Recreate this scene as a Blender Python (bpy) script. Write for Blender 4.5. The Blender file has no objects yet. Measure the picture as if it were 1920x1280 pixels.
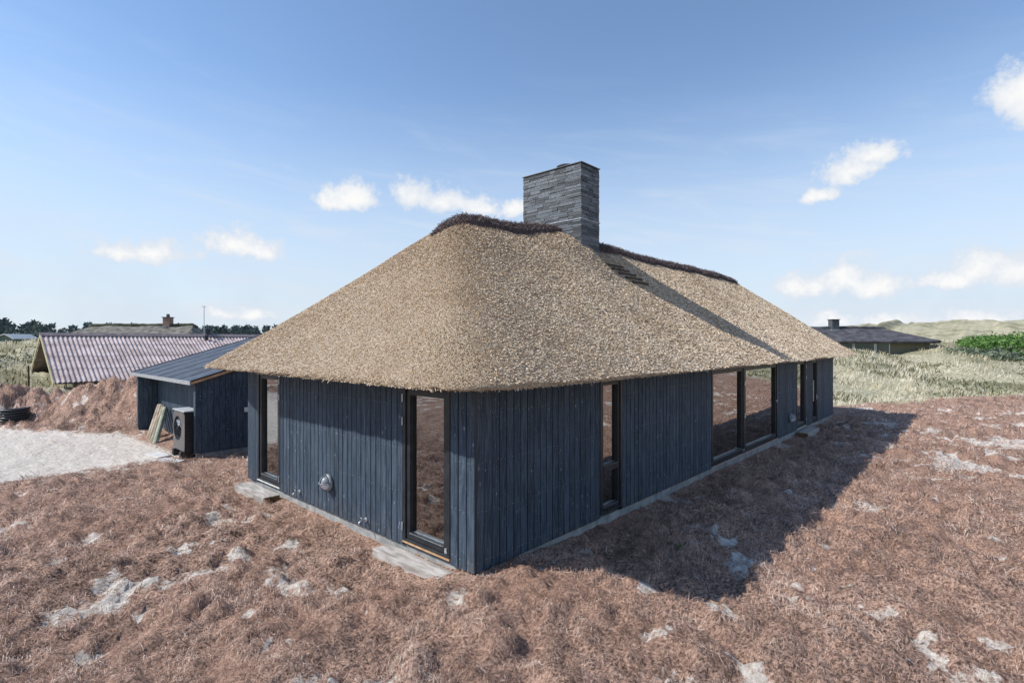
import bpy, bmesh, math, random
import numpy as np
from mathutils import Vector, Matrix

random.seed(7)
rng = np.random.default_rng(7)
scene = bpy.context.scene
col = scene.collection
R = math.radians

# ------------------------------------------------------------------ camera
CAM = (-4.39, -4.62, 2.8)
cd = bpy.data.cameras.new('camera')
cam = bpy.data.objects.new('camera', cd)
col.objects.link(cam)
cam.location = CAM
cam.rotation_euler = (R(90), 0, -math.atan2(.738, .6747))
cd.sensor_width = 36
cd.lens = 36 * 991 / 1920
cd.clip_start = .05
cd.clip_end = 3000
scene.camera = cam

# ------------------------------------------------------------------ light
SUN_H = (-.768, .640)            # horizontal direction towards the sun
SUN_EL = R(42.3)
sd = Vector((SUN_H[0] * math.cos(SUN_EL), SUN_H[1] * math.cos(SUN_EL), math.sin(SUN_EL)))
sl = bpy.data.lights.new('sun', 'SUN')
sl.energy = 2.0
sl.angle = R(.8)
sl.color = (1, .965, .91)
sun = bpy.data.objects.new('sun', sl)
col.objects.link(sun)
sun.rotation_euler = sd.to_track_quat('Z', 'Y').to_euler()
sun.location = (0, 0, 30)

world = bpy.data.worlds.new('World')
scene.world = world
world.use_nodes = True
SKY_STRENGTH = .078
scene.view_settings.view_transform = 'Standard'
scene.view_settings.look = 'None'
scene.view_settings.gamma = 1
scene.view_settings.exposure = 1.27
try:
    scene.view_settings.use_curve_mapping = False
except Exception:
    pass
scene.cycles.max_bounces = 6
scene.cycles.transparent_max_bounces = 8
scene.cycles.use_denoising = True


class NT:
    """small helper to write node trees"""
    def __init__(self, tree):
        self.t = tree
        tree.nodes.clear()

    def n(self, kind, **kw):
        nd = self.t.nodes.new(kind)
        for k, v in kw.items():
            setattr(nd, k, v)
        return nd

    def put(self, sock, v):
        if hasattr(v, 'is_output') or isinstance(v, bpy.types.NodeSocket):
            self.t.links.new(v, sock)
        elif v is not None:
            if isinstance(v, (tuple, list)) and len(v) == 3 and sock.type == 'RGBA':
                v = (*v, 1)
            sock.default_value = v

    def math(self, op, a, b=None, c=None, clamp=False):
        nd = self.n('ShaderNodeMath', operation=op, use_clamp=clamp)
        for i, v in enumerate((a, b, c)):
            if v is not None:
                self.put(nd.inputs[i], v)
        return nd.outputs[0]

    def vmath(self, op, a, b=None):
        nd = self.n('ShaderNodeVectorMath', operation=op)
        self.put(nd.inputs[0], a)
        if b is not None:
            self.put(nd.inputs[1], b)
        return nd.outputs['Value'] if op in ('DOT_PRODUCT', 'LENGTH') else nd.outputs[0]

    def mix(self, fac, a, b, blend='MIX'):
        nd = self.n('ShaderNodeMix', data_type='RGBA', blend_type=blend)
        self.put(nd.inputs[0], fac)
        self.put(nd.inputs[6], a)
        self.put(nd.inputs[7], b)
        return nd.outputs[2]

    def noise(self, vec, scale, detail=4, rough=.55, dist=0, out='Fac'):
        nd = self.n('ShaderNodeTexNoise')
        if vec is not None:
            self.put(nd.inputs['Vector'], vec)
        nd.inputs['Scale'].default_value = scale
        nd.inputs['Detail'].default_value = detail
        nd.inputs['Roughness'].default_value = rough
        nd.inputs['Distortion'].default_value = dist
        return nd.outputs[out]

    def step(self, v, lo, hi, a=0., b=1.):
        nd = self.n('ShaderNodeMapRange', interpolation_type='SMOOTHSTEP')
        self.put(nd.inputs[0], v)
        for i, q in enumerate((lo, hi, a, b)):
            self.put(nd.inputs[i + 1], q)
        return nd.outputs[0]

    def combine(self, x, y, z):
        nd = self.n('ShaderNodeCombineXYZ')
        for i, v in enumerate((x, y, z)):
            self.put(nd.inputs[i], v)
        return nd.outputs[0]


# ------------------------------------------------------------------ sky: Nishita with fair-weather clouds
def build_world():
    T = NT(world.node_tree)
    out = T.n('ShaderNodeOutputWorld')
    sky = T.n('ShaderNodeTexSky', sky_type='NISHITA')
    sky.sun_disc = False
    sky.sun_elevation = SUN_EL
    sky.sun_rotation = math.atan2(SUN_H[0], SUN_H[1])
    sky.altitude = 0
    sky.air_density = 1.0
    sky.dust_density = 0.0
    sky.ozone_density = 2.6
    bg = T.n('ShaderNodeBackground')
    T.put(bg.inputs[0], sky.outputs[0])
    bg.inputs[1].default_value = SKY_STRENGTH
    d = T.n('ShaderNodeTexCoord').outputs['Generated']
    az = T.math('ARCTAN2', T.vmath('DOT_PRODUCT', d, (.6747, -.738, 0)), T.vmath('DOT_PRODUCT', d, (.738, .6747, 0)))
    az = T.math('WRAP', az, R(60), R(-60))
    sep = T.n('ShaderNodeSeparateXYZ')
    T.put(sep.inputs[0], d)
    el = T.math('ARCSINE', sep.outputs[2])
    # break the outlines up
    nz = T.n('ShaderNodeTexNoise')
    T.put(nz.inputs['Vector'], d)
    nz.inputs['Scale'].default_value = 16
    nz.inputs['Detail'].default_value = 6
    nz.inputs['Roughness'].default_value = .6
    s2 = T.n('ShaderNodeSeparateXYZ')
    T.put(s2.inputs[0], nz.outputs['Color'])
    azd = T.math('ADD', az, T.math('MULTIPLY', T.math('SUBTRACT', s2.outputs[0], .5), .05))
    eld = T.math('ADD', el, T.math('MULTIPLY', T.math('SUBTRACT', s2.outputs[1], .5), .03))
    # (azimuth, elevation, half width, half height) of cumulus puffs, degrees
    puffs = [(-16.8, 14.6, 2.6, 1.9), (-18.6, 13.9, 2.4, 1.1), (-10.5, 15.0, 3.0, 1.9), (-7.2, 14.6, 3.4, 1.7), (-3.6, 14.2, 3.2, 1.4), (0.2, 13.9, 2.6, .9),
             (-34.0, 7.9, 4.2, 1.5), (-36.3, 7.6, 2.8, 1.2), (-27.6, 9.2, 3.0, 1.9), (-25.2, 8.8, 2.6, 1.4),
             (-28.4, 2.7, 3.0, 1.2), (-26.0, 2.5, 2.2, .9),
             (32.6, 15.2, 2.6, 1.7), (34.6, 15.9, 2.2, 1.2), (30.2, 13.4, 1.6, 1.0),
             (32.2, 5.5, 2.8, 2.3), (34.6, 4.9, 3.2, 1.7), (28.8, 5.0, 2.6, 1.6),
             (41.4, 5.9, 2.6, 2.2), (44.0, 5.4, 3.6, 2.0), (39.5, 5.0, 2.2, 1.2),
             (36.0, 1.7, 3.0, 1.1), (30.6, 1.8, 2.4, 1.2), (41.4, 1.7, 3.4, 1.1),
             (44.0, 18.4, 2.2, 2.6), (45.6, 17.0, 2.4, 3.0), (50, 12, 3, 1.6), (-52, 13, 4, 1.7), (-50, 5, 4, 1.3), (54, 5, 4, 2)]
    best = None
    ae = T.combine(azd, eld, 0.)
    for a, e, w, h in puffs:
        nd = T.n('ShaderNodeVectorMath', operation='MULTIPLY_ADD')
        w, h = w * 1.25, h * 1.3
        T.put(nd.inputs[0], ae)
        nd.inputs[1].default_value = (1 / R(w), 1 / R(h), 0)
        nd.inputs[2].default_value = (-a / w, -e / h, 0)
        v = nd.outputs[0]
        r = T.vmath('LENGTH', T.vmath('MAXIMUM', v, T.vmath('MULTIPLY', v, (-1, -1.7, 0))))
        best = r if best is None else T.math('SMOOTH_MIN', best, r, .25)
    best = T.math('SUBTRACT', 1, best)
    fine = T.noise(d, 38, 8, .64)
    big = T.noise(d, 9, 3, .5)
    m = T.math('ADD', best, T.math('MULTIPLY', T.math('SUBTRACT', fine, .5), 1.65))
    mask = T.step(m, .02, .58)
    # thin high veil: long streaks, strongest low down
    st = T.combine(T.math('MULTIPLY', az, 2.2), T.math('MULTIPLY', T.math('ADD', el, T.math('MULTIPLY', az, .12)), 13), 3.1)
    veil = T.step(T.noise(st, 1.5, 6, .58, .4), .40, .78)
    veil = T.math('MULTIPLY', veil, T.step(el, R(30), R(10), 0., .62))
    low = T.step(el, R(27), R(0), 0., .95)
    veil = T.math('MAXIMUM', T.math('MULTIPLY', veil, .85), T.math('MULTIPLY', low, T.math('ADD', .78, T.math('MULTIPLY', big, .4))))
    veil = T.math('MINIMUM', veil, .93)
    streak = T.math('MULTIPLY', T.step(T.noise(st, 2.1, 7, .6, .6), .42, .80), T.step(el, R(26), R(8), 0., .55))
    cb = T.n('ShaderNodeBackground')
    T.put(cb.inputs[0], T.mix(T.step(T.math('ADD', m, T.math('MULTIPLY', T.math('SUBTRACT', big, .5), .8)), .25, 1.15), (.76, .82, .91), (1.0, 1.0, .99)))
    cb.inputs[1].default_value = .405
    vb = T.n('ShaderNodeBackground')
    vb.inputs[0].default_value = (.755, .86, 1.0, 1)
    vb.inputs[1].default_value = .36
    mx0 = T.n('ShaderNodeMixShader')
    T.put(mx0.inputs[0], veil)
    T.put(mx0.inputs[1], bg.outputs[0])
    T.put(mx0.inputs[2], vb.outputs[0])
    mx = T.n('ShaderNodeMixShader')
    T.put(mx.inputs[0], T.math('MAXIMUM', mask, streak))
    T.put(mx.inputs[1], mx0.outputs[0])
    T.put(mx.inputs[2], cb.outputs[0])
    T.put(out.inputs[0], mx.outputs[0])


build_world()
world.cycles.sampling_method = 'MANUAL'
world.cycles.sample_map_resolution = 512

# ------------------------------------------------------------------ materials
MATS = {}


def newmat(name):
    m = bpy.data.materials.new(name)
    m.use_nodes = True
    MATS[name] = m
    T = NT(m.node_tree)
    out = T.n('ShaderNodeOutputMaterial')
    b = T.n('ShaderNodeBsdfPrincipled')
    T.put(out.inputs[0], b.outputs[0])
    return m, T, b, out


def mottle(name, c1, c2, scale=4, rough=.7, spec=.3, bump=0., bscale=40, stretch=(1, 1, 1), rnd=0., attr=None, metal=0., detail=5, lo=.3, hi=.7):
    """noise-mottled surface; rnd varies the tone from object to object, attr from piece to piece"""
    m, T, b, out = newmat(name)
    tc = T.n('ShaderNodeTexCoord').outputs['Object']
    oi = T.n('ShaderNodeObjectInfo').outputs['Random']
    v = T.vmath('MULTIPLY', tc, stretch)
    v = T.vmath('ADD', v, T.combine(T.math('MULTIPLY', oi, 37), T.math('MULTIPLY', oi, 11), T.math('MULTIPLY', oi, 23)))
    f = T.step(T.noise(v, scale, detail), lo, hi)
    c = T.mix(f, c1, c2)
    if rnd:
        k = T.math('ADD', 1 - rnd, T.math('MULTIPLY', oi, 2 * rnd))
        c = T.mix(1., c, T.combine(k, k, k), 'MULTIPLY')
    if attr:
        a = T.n('ShaderNodeAttribute', attribute_name='rnd').outputs['Fac']
        k = T.math('ADD', attr[0], T.math('MULTIPLY', a, attr[1] - attr[0]))
        c = T.mix(1., c, T.combine(k, k, k), 'MULTIPLY')
    T.put(b.inputs['Base Color'], c)
    b.inputs['Roughness'].default_value = rough
    b.inputs['Specular IOR Level'].default_value = spec
    b.inputs['Metallic'].default_value = metal
    if bump:
        bn = T.n('ShaderNodeBump')
        bn.inputs['Strength'].default_value = bump
        bn.inputs['Distance'].default_value = .02
        T.put(bn.inputs['Height'], T.noise(v, bscale, 4))
        T.put(b.inputs['Normal'], bn.outputs[0])
    return m


def wood_black():
    """blue-black stained rough-sawn spruce: grain, pale knots, raw specks"""
    m, T, b, out = newmat('black_stained_wood')
    tc = T.n('ShaderNodeTexCoord').outputs['Object']
    oi = T.n('ShaderNodeObjectInfo').outputs['Random']
    off = T.combine(T.math('MULTIPLY', oi, 37), T.math('MULTIPLY', oi, 71), T.math('MULTIPLY', oi, 23))
    v = T.vmath('ADD', tc, off)
    grain = T.noise(T.vmath('MULTIPLY', v, (1, 1, .06)), 55, 5, .6)
    blotch = T.noise(T.vmath('MULTIPLY', v, (1, 1, .35)), 5, 3)
    c = T.mix(T.step(grain, .3, .75), (.018, .030, .047), (.074, .108, .150))
    c = T.mix(T.step(blotch, .4, .75, 0, .5), c, (.078, .113, .152))
    k = T.math('ADD', .82, T.math('MULTIPLY', oi, .36))
    c = T.mix(1., c, T.combine(k, k, k), 'MULTIPLY')
    # saw marks across the boards
    saw = T.noise(T.vmath('MULTIPLY', v, (.4, .4, 1)), 130, 2)
    # knots and chipped specks
    vo = T.n('ShaderNodeTexVoronoi')
    T.put(vo.inputs['Vector'], T.vmath('MULTIPLY', v, (1, 1, .42)))
    vo.inputs['Scale'].default_value = 11
    kn = T.math('MULTIPLY', T.step(vo.outputs['Distance'], .16, .05), T.step(T.noise(v, 3.1, 2), .44, .56))
    c = T.mix(T.math('MULTIPLY', kn, .75), c, (.28, .35, .42))
    sp = T.step(T.noise(T.vmath('MULTIPLY', v, (1, 1, .5)), 62, 2, .5), .66, .74)
    c = T.mix(T.math('MULTIPLY', sp, .5), c, (.28, .34, .40))
    # sand and dust splashed on the foot of the wall
    zz = T.n('ShaderNodeSeparateXYZ')
    T.put(zz.inputs[0], tc)
    du = T.math('MULTIPLY', T.step(zz.outputs[2], .42, .0), T.step(T.noise(v, 9, 6, .7), .42, .75))
    c = T.mix(T.math('MULTIPLY', du, .55), c, (.16, .135, .115))
    T.put(b.inputs['Base Color'], c)
    b.inputs['Roughness'].default_value = .66
    b.inputs['Specular IOR Level'].default_value = .26
    bn = T.n('ShaderNodeBump')
    bn.inputs['Strength'].default_value = .45
    bn.inputs['Distance'].default_value = .008
    T.put(bn.inputs['Height'], T.math('ADD', grain, T.math('MULTIPLY', saw, .7)))
    T.put(b.inputs['Normal'], bn.outputs[0])


def thatch_mat():
    m, T, b, out = newmat('reed_thatch')
    tc = T.n('ShaderNodeTexCoord').outputs['Object']
    f = T.noise(tc, 46, 3, .7)
    vo = T.n('ShaderNodeTexVoronoi')
    T.put(vo.inputs['Vector'], tc)
    vo.inputs['Scale'].default_value = 48
    big = T.noise(tc, .9, 4, .6)
    c = T.mix(T.step(f, .32, .68), (.34, .25, .165), (.76, .61, .43))
    c = T.mix(T.step(vo.outputs['Distance'], .25, .75, 0, .45), c, (.14, .105, .075))
    c = T.mix(T.step(big, .38, .66, 0, .45), c, (.35, .245, .15))
    T.put(b.inputs['Base Color'], c)
    b.inputs['Roughness'].default_value = .75
    b.inputs['Specular IOR Level'].default_value = .25
    bn = T.n('ShaderNodeBump')
    bn.inputs['Strength'].default_value = .9
    bn.inputs['Distance'].default_value = .025
    T.put(bn.inputs['Height'], T.math('ADD', f, T.math('MULTIPLY', vo.outputs['Distance'], -.8)))
    T.put(b.inputs['Normal'], bn.outputs[0])


def strand_mat(name, ramp, rough=.7, trans=0., spec=.25):
    m, T, b, out = newmat(name)
    a = T.n('ShaderNodeAttribute', attribute_name='rnd').outputs['Fac']
    cr = T.n('ShaderNodeValToRGB')
    els = cr.color_ramp.elements
    while len(els) < len(ramp):
        els.new(.5)
    for e, (p, c) in zip(els, ramp):
        e.position = p
        e.color = (*c, 1)
    T.put(cr.inputs[0], a)
    T.put(b.inputs['Base Color'], cr.outputs[0])
    b.inputs['Roughness'].default_value = rough
    b.inputs['Specular IOR Level'].default_value = spec
    if trans:
        tr = T.n('ShaderNodeBsdfTranslucent')
        T.put(tr.inputs[0], cr.outputs[0])
        mx = T.n('ShaderNodeMixShader')
        mx.inputs[0].default_value = trans
        T.put(mx.inputs[1], b.outputs[0])
        T.put(mx.inputs[2], tr.outputs[0])
        T.put(out.inputs[0], mx.outputs[0])


def ground_mat():
    m, T, b, out = newmat('ground_cover')
    geo = T.n('ShaderNodeNewGeometry').outputs['Position']
    sand = T.n('ShaderNodeAttribute', attribute_name='sand').outputs['Fac']
    grass = T.n('ShaderNodeAttribute', attribute_name='grass').outputs['Fac']
    n1 = T.noise(geo, 6, 6, .65)
    n2 = T.noise(geo, 30, 5, .7)
    n3 = T.noise(geo, .45, 4, .55)
    fib = T.noise(T.vmath('MULTIPLY', geo, (1, 1, 2)), 75, 4, .8, 2.2)
    c = T.mix(T.step(T.math('ADD', T.math('MULTIPLY', n2, .6), T.math('MULTIPLY', fib, .4)), .40, .60), (.060, .036, .027), (.78, .508, .375))  # low spots of the noise coloured dark, as shade in crevices
    c = T.mix(T.step(n3, .40, .70, 0, .6), c, T.mix(fib, (.14, .077, .053), (.74, .445, .315)))
    # darker peat in random patches
    c = T.mix(T.step(T.noise(geo, 2.1, 6, .68), .50, .68, 0, .62), c, T.mix(n2, (.045, .029, .022), (.22, .135, .10)))
    sc = T.mix(T.step(T.noise(geo, 16, 6, .65), .3, .7), (.50, .43, .355), (.90, .825, .735))
    sm = T.step(T.math('ADD', sand, T.math('MULTIPLY', T.math('SUBTRACT', T.noise(geo, 8, 7, .80), .5), 2.0)), .36, .62)
    c = T.mix(T.math('MULTIPLY', sm, .96), c, sc)
    gc = T.mix(T.step(n1, .32, .68), (.22, .21, .115), (.66, .59, .43))
    gc = T.mix(T.step(T.noise(geo, .22, 4), .45, .65, 0, .6), gc, (.16, .15, .075))
    gm = T.step(T.math('ADD', grass, T.math('MULTIPLY', T.math('SUBTRACT', n1, .5), .8)), .4, .6)
    c = T.mix(gm, c, gc)
    T.put(b.inputs['Base Color'], c)
    b.inputs['Roughness'].default_value = .9
    b.inputs['Specular IOR Level'].default_value = .12
    bn = T.n('ShaderNodeBump')
    bn.inputs['Strength'].default_value = .9
    bn.inputs['Distance'].default_value = .03
    T.put(bn.inputs['Height'], T.math('ADD', T.math('MULTIPLY', n2, 1.0), T.math('MULTIPLY', fib, .5)))
    T.put(b.inputs['Normal'], bn.outputs[0])


def glass_mat(name='window_glass', base=.36, tint=(.42, .46, .46)):
    """coated double glazing: strong outside reflection, dim view inside"""
    m = bpy.data.materials.new(name)
    m.use_nodes = True
    MATS[name] = m
    T = NT(m.node_tree)
    out = T.n('ShaderNodeOutputMaterial')
    g = T.n('ShaderNodeBsdfGlossy')
    g.inputs['Color'].default_value = (.96, .97, .97, 1)
    g.inputs['Roughness'].default_value = 0.0
    bn = T.n('ShaderNodeBump')
    bn.inputs['Strength'].default_value = .05
    bn.inputs['Distance'].default_value = .02
    T.put(bn.inputs['Height'], T.noise(T.n('ShaderNodeTexCoord').outputs['Object'], 1.6, 1))
    T.put(g.inputs['Normal'], bn.outputs[0])
    tr = T.n('ShaderNodeBsdfTransparent')
    tr.inputs[0].default_value = (*tint, 1)
    ge = T.n('ShaderNodeNewGeometry')
    cosi = T.math('ABSOLUTE', T.vmath('DOT_PRODUCT', ge.outputs['Incoming'], ge.outputs['Normal']))
    fac = T.math('ADD', base, T.math('MULTIPLY', T.math('POWER', T.math('SUBTRACT', 1, cosi), 4.), 1 - base), clamp=True)
    mx = T.n('ShaderNodeMixShader')
    T.put(mx.inputs[0], fac)
    T.put(mx.inputs[1], tr.outputs[0])
    T.put(mx.inputs[2], g.outputs[0])
    T.put(out.inputs[0], mx.outputs[0])


wood_black()
thatch_mat()
ground_mat()
glass_mat()
strand_mat('reed_ends', [(0, (.20, .14, .088)), (.28, (.54, .41, .27)), (.55, (.76, .615, .455)), (.85, (.86, .74, .585)), (1, (.90, .82, .68))])
strand_mat('heather_twigs', [(0, (.055, .040, .038)), (.5, (.17, .128, .12)), (.85, (.30, .235, .22)), (1, (.44, .36, .32))])
strand_mat('mulch_fibres', [(0, (.055, .032, .023)), (.3, (.29, .175, .125)), (.6, (.60, .402, .308)), (.87, (.80, .60, .48)), (1, (.86, .72, .60))])
strand_mat('marram_blades', [(0, (.15, .155, .065)), (.25, (.40, .375, .21)), (.5, (.66, .58, .40)), (.8, (.80, .71, .53)), (1, (.86, .79, .64))], trans=.3)
strand_mat('dune_shrub_leaves', [(0, (.05, .06, .03)), (.5, (.13, .135, .06)), (1, (.24, .21, .12))], trans=.2)
strand_mat('rose_leaves', [(0, (.035, .08, .018)), (.5, (.105, .21, .048)), (1, (.21, .34, .095))], trans=.25)
strand_mat('grey_leaves', [(0, (.08, .11, .07)), (.5, (.16, .20, .13)), (1, (.26, .29, .20))], trans=.2)
strand_mat('pine_needles', [(0, (.06, .085, .09)), (.5, (.12, .16, .16)), (1, (.17, .22, .21))])
mottle('black_paint', (.012, .015, .019), (.026, .031, .038), 8, .45, .5, rnd=.1)
mottle('black_metal', (.010, .012, .014), (.02, .022, .026), 20, .4, .5)
mottle('grey_metal', (.30, .33, .36), (.46, .49, .52), 14, .35, .5, metal=.75)
mottle('galvanised_metal', (.45, .47, .49), (.62, .64, .66), 14, .4, .5, metal=.6)
mottle('concrete', (.25, .26, .26), (.42, .42, .40), 6, .9, .2, bump=.5, bscale=60)
mottle('weathered_timber', (.30, .27, .24), (.60, .56, .52), 5, .85, .2, bump=.6, bscale=30, stretch=(3, .5, 3))
mottle('timber_end', (.10, .062, .030), (.24, .15, .075), 9, .85, .2, bump=.4, bscale=40)
mottle('oak_strip', (.42, .25, .13), (.58, .38, .22), 10, .7, .3)
mottle('slate', (.034, .040, .048), (.22, .24, .26), 7, .6, .4, bump=.8, bscale=45, rnd=.55, stretch=(1, 1, 3))
mottle('slate_dark', (.045, .050, .056), (.11, .12, .13), 9, .7, .3, bump=.6)
mottle('lead', (.24, .25, .27), (.40, .42, .44), 10, .5, .4)
mottle('lead_dark', (.05, .053, .056), (.09, .094, .10), 10, .55, .4)
mottle('roofing_felt', (.040, .050, .066), (.080, .095, .12), 3, .6, .35, bump=.3, bscale=120, rnd=.08)
mottle('batten', (.05, .036, .027), (.10, .075, .055), 12, .85, .2)
mottle('room_floor', (.30, .21, .13), (.44, .32, .21), 3, .4, .4, stretch=(.3, 4, 1))
mottle('room_wall', (.30, .29, .28), (.36, .35, .34), 2, .9, .2)
mottle('heather_base', (.045, .032, .030), (.12, .088, .080), 30, .95, .1, bump=1, bscale=70)
mottle('brick', (.20, .13, .10), (.34, .24, .19), 22, .85, .2, bump=.4)
mottle('corrugated_cement', (.38, .30, .28), (.62, .515, .49), 1.6, .85, .2, bump=.25, bscale=70, rnd=.07)
mottle('ridge_cement', (.20, .165, .17), (.30, .25, .25), 4, .8, .2)
mottle('yellow_board', (.42, .36, .20), (.56, .50, .32), 6, .8, .2)
mottle('gable_cladding', (.12, .115, .075), (.20, .19, .13), 6, .85, .2, stretch=(6, 6, .4))
mottle('old_thatch', (.10, .092, .078), (.27, .25, .215), 2.2, .95, .1, bump=1, bscale=24)
mottle('mossy_ridge', (.045, .055, .035), (.12, .125, .08), 5, .95, .1, bump=1, bscale=20)
mottle('dark_thatch', (.055, .055, .062), (.135, .13, .138), 1.8, .95, .1, bump=1, bscale=16)
mottle('white_paint', (.62, .62, .60), (.74, .74, .72), 6, .6, .3)
mottle('green_cladding', (.10, .14, .115), (.17, .215, .18), 5, .8, .2)
mottle('pale_roof', (.33, .36, .39), (.46, .49, .52), 3, .7, .3)
mottle('pump_grey', (.085, .078, .078), (.115, .106, .106), 4, .35, .5)
mottle('pump_top', (.42, .44, .46), (.52, .54, .56), 6, .5, .4)
mottle('round_post', (.22, .155, .11), (.48, .41, .32), 5, .85, .2, stretch=(1, 1, .35), rnd=.2, bump=.4)
mottle('green_post', (.24, .27, .19), (.44, .46, .36), 5, .85, .2, stretch=(1, 1, .35), rnd=.1, bump=.4)
mottle('black_plastic', (.012, .013, .015), (.03, .032, .035), 20, .42, .5)
mottle('pale_slab', (.55, .53, .50), (.70, .68, .65), 7, .85, .2, bump=.3)
mottle('red_insulation', (.42, .20, .17), (.60, .52, .49), 60, .8, .2)
mottle('fan_dark', (.008, .009, .010), (.015, .016, .018), 10, .6, .3)
mottle('lamp_shell', (.20, .225, .25), (.30, .33, .36), 12, .42, .5)
mottle('white_plastic', (.66, .66, .64), (.74, .74, .72), 12, .4, .5)
mottle('bark', (.05, .042, .035), (.10, .085, .07), 10, .95, .1)
m_, T_, b_, o_ = newmat('frosted_lamp_glass')
b_.inputs['Base Color'].default_value = (.80, .82, .83, 1)
b_.inputs['Roughness'].default_value = .22
b_.inputs['Transmission Weight'].default_value = 0
m_, T_, b_, o_ = newmat('far_window_glass')
b_.inputs['Base Color'].default_value = (.03, .06, .065, 1)
b_.inputs['Roughness'].default_value = .05
b_.inputs['Specular IOR Level'].default_value = .9


# ------------------------------------------------------------------ mesh helpers
def link(name, me, mat=None, parent=None, smooth=False):
    o = bpy.data.objects.new(name, me)
    col.objects.link(o)
    if mat and not me.materials:
        me.materials.append(MATS[mat])
    if smooth:
        me.polygons.foreach_set('use_smooth', [True] * len(me.polygons))
    if parent:
        o.parent = parent
    return o


def tag(o, label=None, cat=None, group=None, kind=None):
    if label:
        o['label'] = label
    if cat:
        o['category'] = cat
    if group:
        o['group'] = group
    if kind:
        o['kind'] = kind
    return o


def empty(name, loc=(0, 0, 0), rz=0, **kw):
    o = bpy.data.objects.new(name, None)
    col.objects.link(o)
    o.location = loc
    o.rotation_euler = (0, 0, rz)
    o.empty_display_size = .2
    return tag(o, **kw)


class MB:
    def __init__(self, mp=None):
        self.v, self.f = [], []
        self.mp = mp or (lambda a, b, c: (a, b, c))

    def add(self, vs, fs):
        n = len(self.v)
        self.v += [self.mp(*p) for p in vs]
        self.f += [tuple(n + i for i in q) for q in fs]
        return self

    def box(self, a0, a1, b0, b1, c0, c1):
        return self.add([(a, b, c) for c in (c0, c1) for b in (b0, b1) for a in (a0, a1)],
                        [(0, 1, 3, 2), (4, 6, 7, 5), (0, 4, 5, 1), (2, 3, 7, 6), (0, 2, 6, 4), (1, 5, 7, 3)])

    def tube(self, pts, r, n=8, cap=True):
        pts = [Vector(p) for p in pts]
        rs = r if isinstance(r, (list, tuple)) else [r] * len(pts)
        vs, fs = [], []
        prev = None
        for i, p in enumerate(pts):
            d = (pts[min(i + 1, len(pts) - 1)] - pts[max(i - 1, 0)]).normalized()
            if prev is None:
                u = d.orthogonal().normalized()
            else:
                u = (prev - d * prev.dot(d)).normalized()
            prev = u
            w = d.cross(u)
            for k in range(n):
                t = 2 * math.pi * k / n
                vs.append(tuple(p + (u * math.cos(t) + w * math.sin(t)) * rs[i]))
        for i in range(len(pts) - 1):
            for k in range(n):
                a, b = i * n + k, i * n + (k + 1) % n
                fs.append((a, b, b + n, a + n))
        if cap:
            fs.append(tuple(range(n))[::-1])
            fs.append(tuple(range((len(pts) - 1) * n, len(pts) * n)))
        return self.add(vs, fs)

    def lathe(self, prof, n=24, axis=None):
        """profile (r, h) about the third axis"""
        vs, fs = [], []
        for r, h in prof:
            for k in range(n):
                t = 2 * math.pi * k / n
                vs.append((r * math.cos(t), r * math.sin(t), h))
        for i in range(len(prof) - 1):
            for k in range(n):
                a, b = i * n + k, i * n + (k + 1) % n
                fs.append((a, b, b + n, a + n))
        return self.add(vs, fs)

    def prism(self, poly, b0, b1):
        """polygon in (a, c), extruded along b"""
        n = len(poly)
        vs = [(a, b0, c) for a, c in poly] + [(a, b1, c) for a, c in poly]
        fs = [tuple(range(n)), tuple(range(2 * n - 1, n - 1, -1))] + [(i, (i + 1) % n, n + (i + 1) % n, n + i) for i in range(n)]
        return self.add(vs, fs)

    def build(self, name, mat=None, parent=None, smooth=False, bevel=0, **kw):
        me = bpy.data.meshes.new(name)
        me.from_pydata(self.v, [], self.f)
        bm = bmesh.new()
        bm.from_mesh(me)
        bmesh.ops.recalc_face_normals(bm, faces=bm.faces)
        bm.to_mesh(me)
        bm.free()
        o = link(name, me, mat, parent, smooth)
        if bevel:
            md = o.modifiers.new('edge', 'BEVEL')
            md.width = bevel
            md.segments = 2
            md.limit_method = 'ANGLE'
        return tag(o, **kw)


def np_mesh(name, V, F, mat, parent=None, attr=None, smooth=False):
    """fast mesh from arrays; V (n,3), F (m,k), attr {name: per-vertex float}"""
    me = bpy.data.meshes.new(name)
    k = F.shape[1]
    me.vertices.add(len(V))
    me.vertices.foreach_set('co', V.astype(np.float32).ravel())
    me.loops.add(F.size)
    me.loops.foreach_set('vertex_index', F.astype(np.int32).ravel())
    me.polygons.add(len(F))
    me.polygons.foreach_set('loop_start', np.arange(0, F.size, k, dtype=np.int32))
    me.polygons.foreach_set('loop_total', np.full(len(F), k, dtype=np.int32))
    if smooth:
        me.polygons.foreach_set('use_smooth', np.ones(len(F), dtype=bool))
    me.update(calc_edges=True)
    for nm, a in (attr or {}).items():
        at = me.attributes.new(nm, 'FLOAT', 'POINT')
        at.data.foreach_set('value', a.astype(np.float32))
    return link(name, me, mat, parent)


def ribbons(P, W, S, rnd):
    """P (n,k,3) centre lines, W (n,k) half widths, S (n,3) side vectors -> V, F, rnd"""
    n, k, _ = P.shape
    L = P - S[:, None, :] * W[:, :, None]
    Q = P + S[:, None, :] * W[:, :, None]
    V = np.stack([L, Q], 2).reshape(n * k * 2, 3)
    base = (np.arange(n) * k * 2)[:, None]
    fs = []
    for i in range(k - 1):
        fs.append(np.concatenate([base + 2 * i, base + 2 * i + 1, base + 2 * i + 3, base + 2 * i + 2], 1))
    F = np.stack(fs, 1).reshape(-1, 4)
    return V, F, np.repeat(rnd, k * 2)


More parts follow.
